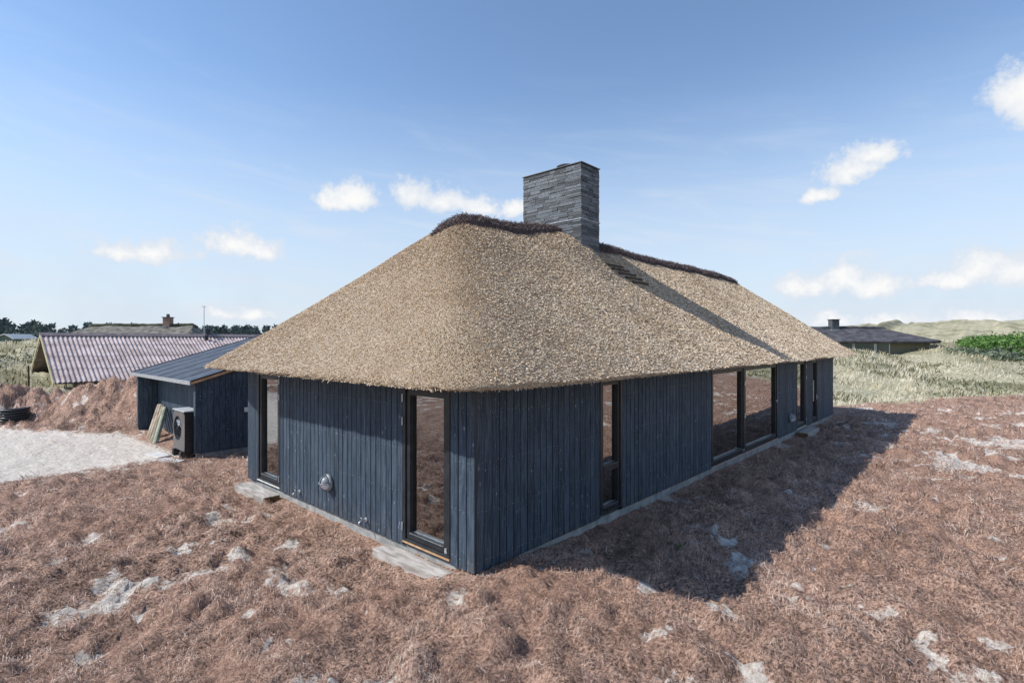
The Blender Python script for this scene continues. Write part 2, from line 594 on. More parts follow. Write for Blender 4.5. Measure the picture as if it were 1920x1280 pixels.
# lattice noise for geometry
def vnoise(x, y, seed=0):
    xi, yi = np.floor(x).astype(np.int64), np.floor(y).astype(np.int64)
    xf, yf = x - xi, y - yi

    def h(a, b):
        q = (a * 374761393 + b * 668265263 + seed * 1442695041) & 0xffffffff
        q = ((q ^ (q >> 13)) * 1274126177) & 0xffffffff
        return ((q ^ (q >> 16)) & 0xffff) / 65535.
    u, w = xf * xf * xf * (xf * (xf * 6 - 15) + 10), yf * yf * yf * (yf * (yf * 6 - 15) + 10)
    a = h(xi, yi) * (1 - u) + h(xi + 1, yi) * u
    b = h(xi, yi + 1) * (1 - u) + h(xi + 1, yi + 1) * u
    return (a * (1 - w) + b * w) * 2 - 1


def fbm(x, y, s, octs=4, seed=0, gain=.5):
    t, a = 0, 1.
    for i in range(octs):
        t = t + a * vnoise(x * s + 17.3 * i, y * s - 9.1 * i, seed + i)
        s *= 2.03
        a *= gain
    return t


def sstep(v, lo, hi):
    t = np.clip((v - lo) / (hi - lo), 0, 1)
    return t * t * (3 - 2 * t)


# ------------------------------------------------------------------ terrain
def bank_s(x, y):
    """distance behind the crest of the earth bank that closes the yard"""
    return np.minimum(.844 * (x - .6) + .537 * (y - 18.0), y - 15.8)


def zone_out(x, y):
    """metres outside the stripped building plot (negative inside)"""
    s1 = .528 * x + .85 * np.minimum(y, 8) - 12.06
    s2 = np.maximum(bank_s(x, y) - 1.4, y - 24.4)
    return np.maximum(np.maximum(s1, s2), np.maximum(-20 - x, -24 - y))


def yard_mask(x, y):
    s = bank_s(x, y)
    return sstep(y, 9.7, 11.3) * (1 - sstep(s, -2.6, -1.5)) * (1 - sstep(x, -.55, .25)) * sstep(x, -7.5, -5.5)


def sand_mask(x, y):
    pn = fbm(x, y, .75, 3, 41)
    pm = fbm(x, y, .16, 2, 57)
    left = sstep(-(x - .1 * y), .3, 2.5)
    spots = sstep(pn + .45 * pm + .22 * left, .52, .98) * (.58 + .10 * left)
    fl = fbm(x, y, 2.4, 3, 141)
    spots = np.maximum(spots, sstep(fl + .35 * pm + .26 * left, .56, .86) * .64)
    return np.clip(np.maximum(yard_mask(x, y) * (.86 + .25 * fbm(x, y, .5, 3, 47)), spots), 0, 1)


def ground_h(x, y, fine=True):
    d = zone_out(x, y)
    z = np.full_like(x, -.13, dtype=float)
    z = z + .12 * np.exp(-((x - .3) ** 2 + (y + .25) ** 2) / 1.1)
    z = z - .06 * np.exp(-((y + .3) / .6) ** 2) * sstep(x, 1.2, 2.6) * (1 - sstep(x, 18, 20))
    z = z - .07 * np.exp(-((x + .35) / .5) ** 2) * sstep(y, .1, .7) * (1 - sstep(y, 6.8, 7.6))
    bs = bank_s(x, y)
    back = np.maximum(sstep(bs, -.4, 3.0), sstep(y, 21, 25)) * .80
    z = z + back + 2.35 * sstep(d, 0, 21) * (1 - .35 * back)
    # earth bank beyond the yard
    hm = .66 + .62 * sstep(x, -1.6, .8) + .20 * fbm(x, y, .6, 3, 3)
    z = z + hm * np.exp(-((bs - .25 * fbm(x, y, .4, 2, 9)) / 1.15) ** 2) * sstep(x, -16, -11)
    z = z + .28 * np.exp(-((.528 * x + .85 * y - 11.3) / 1.3) ** 2) * (1 - sstep(y, 2, 5)) * sstep(x, 20, 27)
    # dunes
    z = z + sstep(d, 1, 14) * (.42 * fbm(x, y, .085, 3, 11) + .40 * fbm(x, y, .32, 3, 23))
    dd = np.hypot((x - 52) / 1.0, (y - 6) / 1.3)
    z = z - .55 * np.exp(-(dd / 3.6) ** 2)
    s1 = .528 * x + .85 * y - 12.06
    z = z + .20 * np.exp(-((s1 - 14.5) / 3.2) ** 2) * (1 - sstep(y, 2, 9)) * sstep(x, 25, 40)
    far = np.hypot(x, y)
    z = z + sstep(far, 110, 190) * (1 - sstep(far, 240, 330)) * np.clip(np.exp(-((y + 12) / 62) ** 2) * (x > 0), 0, 1) * (7.4 + 2.4 * fbm(x, y, .022, 3, 31))
    if fine:
        near = 1 - sstep(far, 25, 60)
        keep = 1 - np.exp(-(np.maximum(0, np.maximum(-x, -y)) / .35) ** 2)
        ins = (x > -.05) & (x < 19.3) & (y > -.05) & (y < 7)
        keep = np.where(ins, 0, keep)
        yard = yard_mask(x, y)
        lump = fbm(x, y, .9, 2, 5) * .06 + np.abs(fbm(x, y, 2.6, 3, 6)) * .095 + np.abs(fbm(x, y, 5.6, 2, 7)) * .065 + fbm(x, y, 10, 2, 8) * .016 - .03
        z = z + lump * (.35 + .65 * keep) * near * (1 - .7 * yard)
        bank = np.exp(-(bs / 1.6) ** 2)
        z = z + bank * (.30 * np.abs(fbm(x, y, 1.7, 3, 77)) + .09 * fbm(x, y, 4.1, 2, 78))
        z = z - .035 * sand_mask(x, y) * near
    return z


def axis(lo, hi, step, outer_lo, outer_hi, step2, far, grow=1.05):
    """fine in [lo, hi], medium out to the outer limits, then growing"""
    c = list(np.arange(outer_lo, lo - 1e-6, step2)) + list(np.arange(lo, hi, step)) + list(np.arange(hi, outer_hi, step2))
    s, p, up = step2, c[-1], []
    while p < far:
        s = min(s * grow, 30)
        p += s
        up.append(p)
    s, p, dn = step2, c[0], []
    while p > -far:
        s = min(s * grow, 30)
        p -= s
        dn.append(p)
    return np.array(dn[::-1] + c + up)


def build_ground():
    xs, ys = axis(-4.5, 8, .062, -7, 32, .20, 900, 1.08), axis(-6, 6, .062, -12, 25.5, .17, 900, 1.08)
    X, Y = np.meshgrid(xs, ys, indexing='ij')
    x, y = X.ravel(), Y.ravel()
    z = ground_h(x, y)
    V = np.stack([x, y, z], 1)
    nx, ny = len(xs), len(ys)
    i, j = np.meshgrid(np.arange(nx - 1), np.arange(ny - 1), indexing='ij')
    a = (i * ny + j).ravel()
    F = np.stack([a, a + ny, a + ny + 1, a + 1], 1)
    d = zone_out(x, y)
    gr = sstep(d + .9 * fbm(x, y, .55, 3, 71), -.6, .8)
    o = np_mesh('ground', V, F, 'ground_cover', attr={'sand': sand_mask(x, y), 'grass': gr}, smooth=True)
    tag(o, 'brown peat and heather mulch ground with pale sand, rising to grassy dunes', 'ground', kind='structure')


build_ground()


# ------------------------------------------------------------------ the thatched house
house = empty('thatched_house', (0, 0, 0), label='black timber holiday house under a big tan thatched hip roof', cat='house')
LX, LY, ZB = 19.06, 6.81, 2.62
mapL = lambda a, d, z: (-d, a, z)        # wall facing -x: a along y, d outward
mapR = lambda a, d, z: (a, -d, z)        # wall facing -y: a along x


def board_mesh(w, t, h):
    """upright board with eased front edges, origin at its foot; a along width, front at d=0"""
    c = .004
    prof = [(-w / 2, -t), (w / 2, -t), (w / 2, -c), (w / 2 - c, 0), (-w / 2 + c, 0), (-w / 2, -c)]
    return prof


def make_board_data(name, mp, w, t, h):
    m = MB(mp)
    prof = board_mesh(w, t, h)
    n = len(prof)
    m.add([(a, d, 0) for a, d in prof] + [(a, d, h) for a, d in prof],
          [tuple(range(n))[::-1], tuple(range(n, 2 * n))] + [(i, (i + 1) % n, n + (i + 1) % n, n + i) for i in range(n)])
    me = bpy.data.meshes.new(name)
    me.from_pydata(m.v, [], m.f)
    bm = bmesh.new()
    bm.from_mesh(me)
    bmesh.ops.recalc_face_normals(bm, faces=bm.faces)
    bm.to_mesh(me)
    bm.free()
    me.materials.append(MATS['black_stained_wood'])
    return me


def boards(parent, me, mp, a0, a1, d, z0, pitch=.135, nails=None, zs=1., jit=.002):
    n = max(1, round((a1 - a0) / pitch))
    p = (a1 - a0) / n
    for i in range(n):
        o = bpy.data.objects.new('board', me)
        col.objects.link(o)
        o.parent = parent
        a = a0 + (i + .5) * p
        o.location = mp(a, d + random.uniform(-jit, jit), z0 + random.uniform(-.004, .004))
        s = (p - .0135) / .127
        sc = [1, 1, zs(a) if callable(zs) else zs]
        if mp is mapL:
            sc[1] = s
        else:
            sc[0] = s
        o.scale = sc
        if nails is not None:
            for z in nails[1]:
                for q in (-.035, .035):
                    nails[0].append((a + q, d + jit + .001, z + random.uniform(-.006, .006)))


def nail_part(pts, mp, parent, r=.0042):
    m = MB(mp)
    for a, d, z in pts:
        if random.random() < .18:
            continue
        z += random.uniform(-.014, .014)
        vs = [(a + r * math.cos(t), d + .001, z + r * math.sin(t)) for t in [k * math.pi / 3 for k in range(6)]]
        m.add(vs + [(a, d + .004, z)], [(i, (i + 1) % 6, 6) for i in range(6)])
    m.build('nail_heads', 'galvanised_metal', parent, kind='stuff')


bdL = make_board_data('board_left', mapL, .127, .024, ZB)
bdR = make_board_data('board_right', mapR, .127, .024, ZB)

# opening lists: (a0, a1)
openL = [(.45, 1.45), (5.30, 6.32)]
openR = [(2.73, 3.41), (7.19, 11.99), (13.98, 15.06), (15.89, 16.63)]


def wall(mp, length, opens, bd, a_start=0.):
    """backing wall with openings, clad in boards"""
    m = MB(mp)
    cuts = [a_start] + [q for o in opens for q in o] + [length]
    for i in range(0, len(cuts), 2):
        m.box(cuts[i], cuts[i + 1], -.30, -.028, -.02, ZB)
    for a0, a1 in opens:
        m.box(a0, a1, -.30, -.028, 2.215, ZB)
    w = m.build('wall', 'black_paint', house)
    w['label'] = 'wall of upright black stained boards'
    nl = []
    for i in range(0, len(cuts), 2):
        boards(w, bd, mp, cuts[i] + (0 if i else .0), cuts[i + 1], 0, 0, nails=(nl, (.12, .72, 1.32, 1.92)))
    nail_part(nl, mp, w)
    return w


wall_l = wall(mapL, LY, openL, bdL, .003)
wall_r = wall(mapR, LX, openR, bdR, .026)
# hidden far walls and end wall
bk = MB()
bk.box(0, LX, LY - .28, LY - .001, -.02, ZB).box(LX - .28, LX - .001, .29, LY - .30, -.02, ZB)
bk.build('wall', 'black_stained_wood', house)
MB().box(.05, LX - .05, .05, LY - .05, -.6, -.024).build('plinth', 'concrete', house)
MB().box(.33, LX - .33, .33, LY - .33, -.02, .02).build('floor', 'room_floor', house)
rm = MB()
rm.box(.33, LX - .33, .33, LY - .33, 2.5, 2.54).box(5.0, 5.1, .34, LY - .34, .021, 2.49).box(12.6, 12.7, .34, LY - .34, .021, 2.49).box(.34, 4.99, 3.0, 3.1, .021, 2.49)
rm.build('inner_room', 'room_wall', house)


def glazed(name, mp, a0, a1, z0, z1, fw=.065, sw=.075, rec=.055, label=None, hinges=(), hside=0, transoms=(), sill='grey', handle=None, foot='oak_strip'):
    """frame, sash, pane, sill and ironmongery in one opening"""
    fr = MB(mp)
    for b in ((a0 + .004, a0 + fw, z0, z1), (a1 - fw, a1 - .004, z0, z1)):
        fr.box(b[0], b[1], -.26, .006, b[2], b[3])
    fr.box(a0 + fw, a1 - fw, -.26, .006, z1 - fw, z1).box(a0 + fw, a1 - fw, -.26, .006, z0, z0 + .035)
    o = fr.build(name, 'black_paint', house, bevel=.003)
    if label:
        o['label'] = label
    b0, b1, y0, y1 = a0 + fw + .004, a1 - fw - .004, z0 + .04, z1 - fw - .004
    sa = MB(mp)
    sa.box(b0, b0 + sw, -.12, -.016, y0, y1).box(b1 - sw, b1, -.12, -.016, y0, y1)
    sa.box(b0 + sw, b1 - sw, -.12, -.016, y1 - sw, y1).box(b0 + sw, b1 - sw, -.12, -.016, y0, y0 + sw + .02)
    lv = [y0 + sw + .02]
    for t in transoms:
        sa.box(b0 + sw, b1 - sw, -.12, -.010, t - .055, t + .055)
        lv += [t - .055, t + .055]
    lv.append(y1 - sw)
    sa.build('sash', 'black_paint', o, bevel=.003)
    for i in range(0, len(lv), 2):
        p = MB(mp)
        p.add([(b0 + sw, -rec - .02, lv[i]), (b1 - sw, -rec - .02, lv[i]), (b1 - sw, -rec - .02, lv[i + 1]), (b0 + sw, -rec - .02, lv[i + 1])], [(0, 1, 2, 3)])
        p.build('pane', 'window_glass', o)
        MB(mp).add([(b0 + sw, -.072, lv[i] + .002), (b1 - sw, -.072, lv[i] + .002), (b1 - sw, -.008, lv[i] - .022), (b0 + sw, -.008, lv[i] - .022),
                    (b0 + sw, -.072, lv[i] + .006), (b1 - sw, -.072, lv[i] + .006), (b1 - sw, -.004, lv[i] - .016), (b0 + sw, -.004, lv[i] - .016)],
                   [(0, 1, 2, 3), (4, 7, 6, 5), (0, 4, 5, 1), (3, 2, 6, 7), (0, 3, 7, 4), (1, 5, 6, 2)]).build('glazing_bead', 'grey_metal', o)
    if foot:
        MB(mp).box(a0 + .006, a1 - .006, -.05, .012, z0 - .026, z0 - .003).build('threshold', foot, o)
    for hz in hinges:
        ha = a0 + .012 if hside == 0 else a1 - .012
        h = MB(mp)
        h.tube([(ha, .016, hz - .055), (ha, .016, hz + .055)], .010, 8)
        h.build('hinge', 'galvanised_metal', o, smooth=False)
    if handle:
        ha, hz, kind = handle
        h = MB(mp)
        if kind == 'lever':
            h.box(ha - .018, ha + .018, -.014, .006, hz - .09, hz + .09).tube([(ha, .004, hz), (ha, .05, hz)], .011, 8).tube([(ha, .05, hz), (ha - .12, .055, hz)], .010, 8)
        else:
            h.box(ha - .02, ha + .02, -.014, .012, hz - .03, hz + .03).tube([(ha, .01, hz), (ha - .05, .03, hz)], .008, 8)
        h.build('handle', 'galvanised_metal', o)
    return o


glazed('door', mapL, .45, 1.45, .055, 2.21, label='tall glazed terrace door near the corner', hinges=(.25, 1.70, 2.02), hside=1, handle=(.53, .14, 'stop'))
glazed('door', mapL, 5.30, 6.32, .055, 2.21, label='narrow looking glazed door next to the shed', hinges=(.22, 1.75, 2.05), hside=0, foot='pale_slab')
glazed('window', mapR, 2.73, 3.41, .045, 2.21, sw=.05, label='slim upright window of two panes', transoms=(.76,), foot=None)
glazed('door', mapR, 7.19, 9.26, .03, 2.21, label='wide sliding glass door, near leaf', handle=(9.2, .10, 'stop'), hinges=(.95, 1.75), hside=1, foot='red_insulation')
glazed('door', mapR, 9.265, 11.99, .03, 2.21, label='wide sliding glass door, far leaf', hinges=(.95, 1.75), hside=0, handle=(11.92, 1.1, 'stop'), foot='red_insulation')
glazed('door', mapR, 13.98, 15.06, .045, 2.21, label='glazed entrance door', hinges=(.25, 1.60, 1.98), hside=1, foot='pale_slab')
glazed('window', mapR, 15.89, 16.63, .045, 2.21, label='slim side light beside the entrance', handle=(16.50, .86, 'lever'), foot=None)
ph = MB(mapR)
ph.tube([(15.75, .065, .78), (15.75, .065, 1.48)], .016, 8).tube([(15.75, .0, .9), (15.75, .065, .9)], .009, 6).tube([(15.75, .0, 1.36), (15.75, .065, 1.36)], .009, 6)
ph.build('pull_handle', 'galvanised_metal', house)
cb_ = MB()
cb_.box(-.006, .020, -.006, .002, 0, ZB)
cb_.build('corner_strip', 'black_paint', house)

# ------------------------------------------------------------------ thatch roof
EX0, EX1, EY0, EY1 = -.75, 19.80, -.75, 7.56
RX0, RX1, RY, RZ, EZ = 2.75, 17.6, 3.40, 5.45, 2.31


def roof_z(x, y):
    tr = (RZ - EZ) / (RY - EY0)
    tb = (RZ - EZ) / (EY1 - RY)
    tn = (RZ - EZ) / (RX0 - EX0)
    tf = (RZ - EZ) / (EX1 - RX1)
    k = .22
    h = [(y - EY0) * tr, (EY1 - y) * tb, (x - EX0) * tn, (EX1 - x) * tf]
    m = np.minimum(np.minimum(h[0], h[1]), np.minimum(h[2], h[3]))
    s = sum(np.exp(-(q - m) / k) for q in h)
    z = EZ + m - k * np.log(s) + .012
    # sprocketed, slightly hollow slope and gentle unevenness
    z = z - .07 * np.sin(np.clip((z - EZ) / (RZ - EZ), 0, 1) * math.pi)
    z = z + .03 * fbm(x, y, .6, 2, 91) + .012 * fbm(x, y, 2.2, 2, 92)
    # swelling where the thatch is dressed up to the chimney
    z = z + .30 * np.exp(-((y - 2.75) / .75) ** 2) * sstep(x, 4.2, 5.8) * (1 - sstep(x, 6.25, 6.62)) * (y < RY + .4)
    return z


def outline(n_side):
    r = .62
    pts = []
    segs = [((EX0 + r, EY0), (EX1 - .7, EY0)), ((EX1, EY0 + .7), (EX1, EY1 - .7)), ((EX1 - .7, EY1), (EX0 + r, EY1)), ((EX0, EY1 - .7), (EX0, EY0 + r))]
    cor = [((EX1 - .7, EY0 + .7), .7, -90), ((EX1 - .7, EY1 - .7), .7, 0), ((EX0 + .7, EY1 - .7), .7, 90), ((EX0 + r, EY0 + r), r, 180)]
    segs[2] = ((EX1 - .7, EY1), (EX0 + .7, EY1))
    for (p, q), (c, rr, a0) in zip(segs, cor):
        L = math.hypot(q[0] - p[0], q[1] - p[1])
        n = max(4, int(L / n_side))
        for i in range(n):
            t = i / n
            pts.append((p[0] + (q[0] - p[0]) * t, p[1] + (q[1] - p[1]) * t))
        m = 14
        for i in range(m):
            a = R(a0 + 90 * i / m)
            pts.append((c[0] + rr * math.cos(a), c[1] + rr * math.sin(a)))
    return np.array(pts)


def roof_anchor(P):
    a = np.stack([np.clip(P[:, 0], RX0, RX1), np.full(len(P), RY)], 1)
    return a


def build_roof():
    P = outline(.11)
    A = roof_anchor(P)
    N = len(P)
    rings = []
    D = A - P
    Ln = np.linalg.norm(D, axis=1, keepdims=True)
    U = D / Ln
    rag = .018 * rng.standard_normal(N)
    # underside (from the wall outwards), cut edge, then the slope
    under = [(1.1, .26), (.62, .14), (.30, .05), (.10, -.020)]
    for inset, dz in under:
        q = P + U * inset
        rings.append(np.column_stack([q, np.full(N, EZ + dz)]))
    q = P + U * .02
    rings.append(np.column_stack([q, EZ - .030 + rag * .7]))
    q = P + U * (-.004)
    rings.append(np.column_stack([q, EZ - .014 + rag * .7]))
    ts = np.concatenate([[.006, .016, .03], np.linspace(.05, 1, 46)])
    for t in ts:
        q = P + D * t
        rings.append(np.column_stack([q, roof_z(q[:, 0], q[:, 1])]))
    V = np.concatenate(rings)
    nr = len(rings)
    i, j = np.meshgrid(np.arange(nr - 1), np.arange(N), indexing='ij')
    a = (i * N + j).ravel()
    b = (i * N + (j + 1) % N).ravel()
    F = np.stack([a, b, b + N, a + N], 1)
    o = np_mesh('roof', V, F, 'reed_thatch', house, smooth=True)
    o['label'] = 'tan reed thatch hip roof with rounded hips'
    # cut reed ends standing a little out of the surface
    n = 265000
    k = np.empty(0, int)
    cen = np.array([6.0, 0.0])
    x = rng.uniform(EX0, EX1, n * 3)
    y = rng.uniform(EY0, EY1, n * 3)
    dist = np.hypot(x - CAM[0], y - CAM[1])
    w = np.clip(9 / dist, .25, 1) * np.where((y < RY + .2) | (x - EX0 < (RX0 - EX0) * 1.1), 1, .25)
    # inside the rounded outline
    cx = np.maximum(0, np.maximum(EX0 + .7 - x, x - (EX1 - .7)))
    cy = np.maximum(0, np.maximum(EY0 + .7 - y, y - (EY1 - .7)))
    ok = (np.hypot(cx, cy) < .70) & (rng.random(n * 3) < w)
    ok &= ~((x > 5.9) & (x < 6.72) & (y > 2.58) & (y < 4.45))
    x, y = x[ok][:n], y[ok][:n]
    n = len(x)
    z = roof_z(x, y)
    e = .03
    gx = (roof_z(x + e, y) - roof_z(x - e, y)) / (2 * e)
    gy = (roof_z(x, y + e) - roof_z(x, y - e)) / (2 * e)
    down = np.stack([-gx, -gy, -(gx ** 2 + gy ** 2)], 1)
    down /= np.linalg.norm(down, axis=1, keepdims=True) + 1e-9
    nor = np.stack([-gx, -gy, np.ones(n)], 1)
    nor /= np.linalg.norm(nor, axis=1, keepdims=True)
    side = np.cross(down, nor)
    dist = np.hypot(x - CAM[0], y - CAM[1])
    ln = rng.uniform(.015, .040, n) * np.clip(dist / 8, 1, 2.0)
    wd = rng.uniform(.0024, .0050, n) * np.clip(dist / 7, 1, 2.2)
    skew = rng.normal(0, .30, n)
    dr = down + side * skew[:, None]
    dr /= np.linalg.norm(dr, axis=1, keepdims=True)
    lift = rng.uniform(.006, .020, n)
    c = np.stack([x, y, z], 1)
    P0 = c - nor * .006
    P1 = c + dr * ln[:, None] + nor * lift[:, None]
    sd_ = np.cross(dr, nor)
    rol = rng.normal(0, .68, n)
    sd_ = sd_ * np.cos(rol)[:, None] + nor * np.sin(rol)[:, None]
    V, F, rr = ribbons(np.stack([P0, P1], 1), np.stack([wd, wd], 1), sd_, np.clip(rng.normal(.55, .16, n) + .10 * fbm(x, y, .35, 3, 95) + .08 * fbm(x + y * .3, z, 1.6, 2, 96), 0, 1))
    t = np_mesh('reed_ends', V, F, 'reed_ends', o, attr={'rnd': rr})
    t['kind'] = 'stuff'
    # ragged fringe along the cut eave
    Pf = outline(.011)
    Df = roof_anchor(Pf) - Pf
    Uf = Df / np.linalg.norm(Df, axis=1, keepdims=True)
    rep = 4
    Pf, Uf = np.repeat(Pf, rep, 0), np.repeat(Uf, rep, 0)
    n = len(Pf)
    T_ = np.stack([-Uf[:, 1], Uf[:, 0], np.zeros(n)], 1)
    u3 = np.column_stack([Uf, np.zeros(n)])
    z0 = EZ - rng.uniform(-.012, .030, n)
    s = np.column_stack([Pf, z0]) + u3 * (.045 + .05 * np.clip((EZ - .03 - z0) / .04, 0, 1))[:, None] + T_ * rng.normal(0, .02, n)[:, None]
    d = -u3 * .74 + T_ * rng.normal(0, .18, n)[:, None] + np.array([0, 0, -.62]) + rng.normal(0, .12, (n, 3))
    d /= np.linalg.norm(d, axis=1, keepdims=True)
    ln = rng.uniform(.024, .042, n) + .04 * (rng.random(n) > .994)
    w = rng.uniform(.003, .006, n)
    V, F, rr = ribbons(np.stack([s, s + d * ln[:, None]], 1), np.stack([w, w], 1), T_, np.clip(rng.normal(.45, .15, n), 0, 1))
    t = np_mesh('eave_fringe', V, F, 'reed_ends', o, attr={'rnd': rr})
    t['kind'] = 'stuff'
    # battens showing beside the chimney
    for q in range(5):
        yy = 2.42 - q * .15
        zz = float(roof_z(np.array([7.2]), np.array([yy]))[0])
        b = MB()
        b.box(6.72 + .06 * q, 7.52 + .05 * q, yy - .025, yy + .025, zz + .005, zz + .05)
        b.build('batten', 'batten', o)
    # heather ridge in two lengths, dressed over both ends
    for x0, x1 in ((RX0 - .62, 5.90), (6.72, RX1 + .42)):
        n = int((x1 - x0) / .07)
        m = MB()
        vs, fs = [], []
        K = 13
        for i in range(n + 1):
            xx = x0 + (x1 - x0) * i / n
            e0 = min(1, (i + .5) / 13) if x0 < 4 else min(1, (i + 2.) / 3)
            e1 = min(1, (n - i + .5) / 11) if x1 > 10 else min(1, (n - i + 2.) / 4)
            g = math.sqrt(e0 * e1)
            wv = .42 * g + .03 * math.sin(xx * 5.1) + random.uniform(-.03, .03)
            for k in range(K):
                t = -1 + 2 * k / (K - 1)
                yy = RY + t * wv
                zr = float(roof_z(np.array([min(max(xx, EX0), EX1)]), np.array([yy]))[0])
                vs.append((xx, yy, zr + .012 * g + .13 * g * math.sqrt(max(0, 1 - t * t)) + (random.uniform(-.018, .018) if abs(t) < 1 else -.02)))
        for i in range(n):
            for k in range(K - 1):
                a = i * K + k
                fs.append((a, a + K, a + K + 1, a + 1))
        fs.append(tuple(range(K)))
        fs.append(tuple(range(n * K, n * K + K))[::-1])
        m.add(vs, fs)
        hb = m.build('heather_ridge', 'heather_base', house, smooth=True)
        va = np.array(vs)
        q = rng.integers(0, len(va), int((x1 - x0) * 1500))
        c = va[q] + rng.normal(0, .016, (len(q), 3))
        t = (c[:, 1] - RY)[:, None]
        d = np.column_stack([rng.normal(0, .8, len(q)), np.sign(t[:, 0]) * rng.uniform(0, .8, len(q)), rng.normal(.10, .45, len(q))])
        d /= np.linalg.norm(d, axis=1, keepdims=True)
        ln = rng.uniform(.03, .095, len(q)) + .09 * (rng.random(len(q)) > .985)
        sv = np.cross(d, rng.normal(0, 1, (len(q), 3)))
        sv /= np.linalg.norm(sv, axis=1, keepdims=True)
        w = rng.uniform(.003, .007, len(q))
        V, F, rr = ribbons(np.stack([c - d * ln[:, None] * .5, c + d * ln[:, None] * .5], 1), np.stack([w, w * .5], 1), sv, rng.random(len(q)))
        tw = np_mesh('heather_twigs', V, F, 'heather_twigs', hb, attr={'rnd': rr})
        tw['kind'] = 'stuff'


build_roof()


# ------------------------------------------------------------------ chimney of split slate
def build_chimney():
    x0, x1, y0, y1, z0, z1 = 5.93, 6.69, 2.60, 4.41, 4.3, 7.03
    ch = MB().box(x0 + .02, x1 - .02, y0 + .02, y1 - .02, z0, z1 - .01).build('chimney', 'slate_dark', house)
    ch['label'] = 'tall chimney faced in split grey slate'
    var = []
    for i in range(5):
        m = MB()
        j = lambda: random.uniform(-.06, .06)
        m.add([(-.5 + j() * .2, -.5, -.5 + j()), (.5 + j() * .2, -.5, -.5 + j()), (-.5, .5, -.5), (.5, .5, -.5), (-.5 + j() * .2, -.5 + abs(j()) * 2, .5 + j()), (.5 + j() * .2, -.5 + abs(j()) * 2, .5 + j()), (-.5, .5, .5), (.5, .5, .5)],
              [(0, 1, 3, 2), (4, 6, 7, 5), (0, 4, 5, 1), (2, 3, 7, 6), (0, 2, 6, 4), (1, 5, 7, 3)])
        me = bpy.data.meshes.new('stone')
        me.from_pydata(m.v, [], m.f)
        bm = bmesh.new()
        bm.from_mesh(me)
        bmesh.ops.recalc_face_normals(bm, faces=bm.faces)
        bm.to_mesh(me)
        bm.free()
        me.materials.append(MATS['slate'])
        var.append(me)
    rest = MB()
    z = 4.62
    while z < z1 - .03:
        h = min(random.choice((.04, .05, .06, .065, .08)), z1 - z)
        for face in range(4):
            a0, a1 = (y0, y1) if face in (0, 2) else (x0, x1)
            a = a0
            while a < a1 - .02:
                l = random.uniform(.17, .48)
                if a1 - a - l < .12:
                    l = a1 - a
                pro = random.uniform(0, .016)
                g = .004
                if face == 0 and z + h < 5.15:
                    a += l
                    continue
                if face < 2:
                    o = bpy.data.objects.new('stone', random.choice(var))
                    col.objects.link(o)
                    o.parent = ch
                    dp = .05
                    o.scale = (l - g, dp, h - g)
                    if face == 0:
                        o.rotation_euler = (0, 0, R(-90))
                        o.location = (x0 - pro + dp / 2, a + l / 2, z + h / 2)
                    else:
                        o.location = (a + l / 2, y0 - pro + dp / 2, z + h / 2)
                elif face == 2:
                    rest.box(x1 - .03, x1 + pro, a + g / 2, a + l - g / 2, z + g / 2, z + h - g / 2)
                else:
                    rest.box(a + g / 2, a + l - g / 2, y1 - .03, y1 + pro, z + g / 2, z + h - g / 2)
                a += l
        z += h
    rest.build('stone_facing', 'slate', ch, kind='stuff')
    fl = MB()
    for a in ((x0 - .022, x1 + .022, y0 - .022, y0 - .004), (x0 - .022, x1 + .022, y1 + .004, y1 + .022), (x0 - .022, x0 - .004, y0 - .004, y1 + .004), (x1 + .004, x1 + .022, y0 - .004, y1 + .004)):
        fl.box(a[0], a[1], a[2], a[3], 5.70, 5.722)
    fl.build('flashing', 'lead', ch)
    MB().box(x0 - .024, x1 + .024, y0 - .024, y1 + .024, z1 + .001, z1 + .025).build('cap', 'lead_dark', ch, bevel=.004)
    pot = MB(lambda a, b, c: (a + 6.25, b + 3.28, c + z1)).lathe([(.21, .02), (.21, .10), (.235, .10), (.235, .125), (.17, .125), (.16, .03)], 24)
    pot.build('flue_pot', 'lead_dark', ch, smooth=False)


build_chimney()


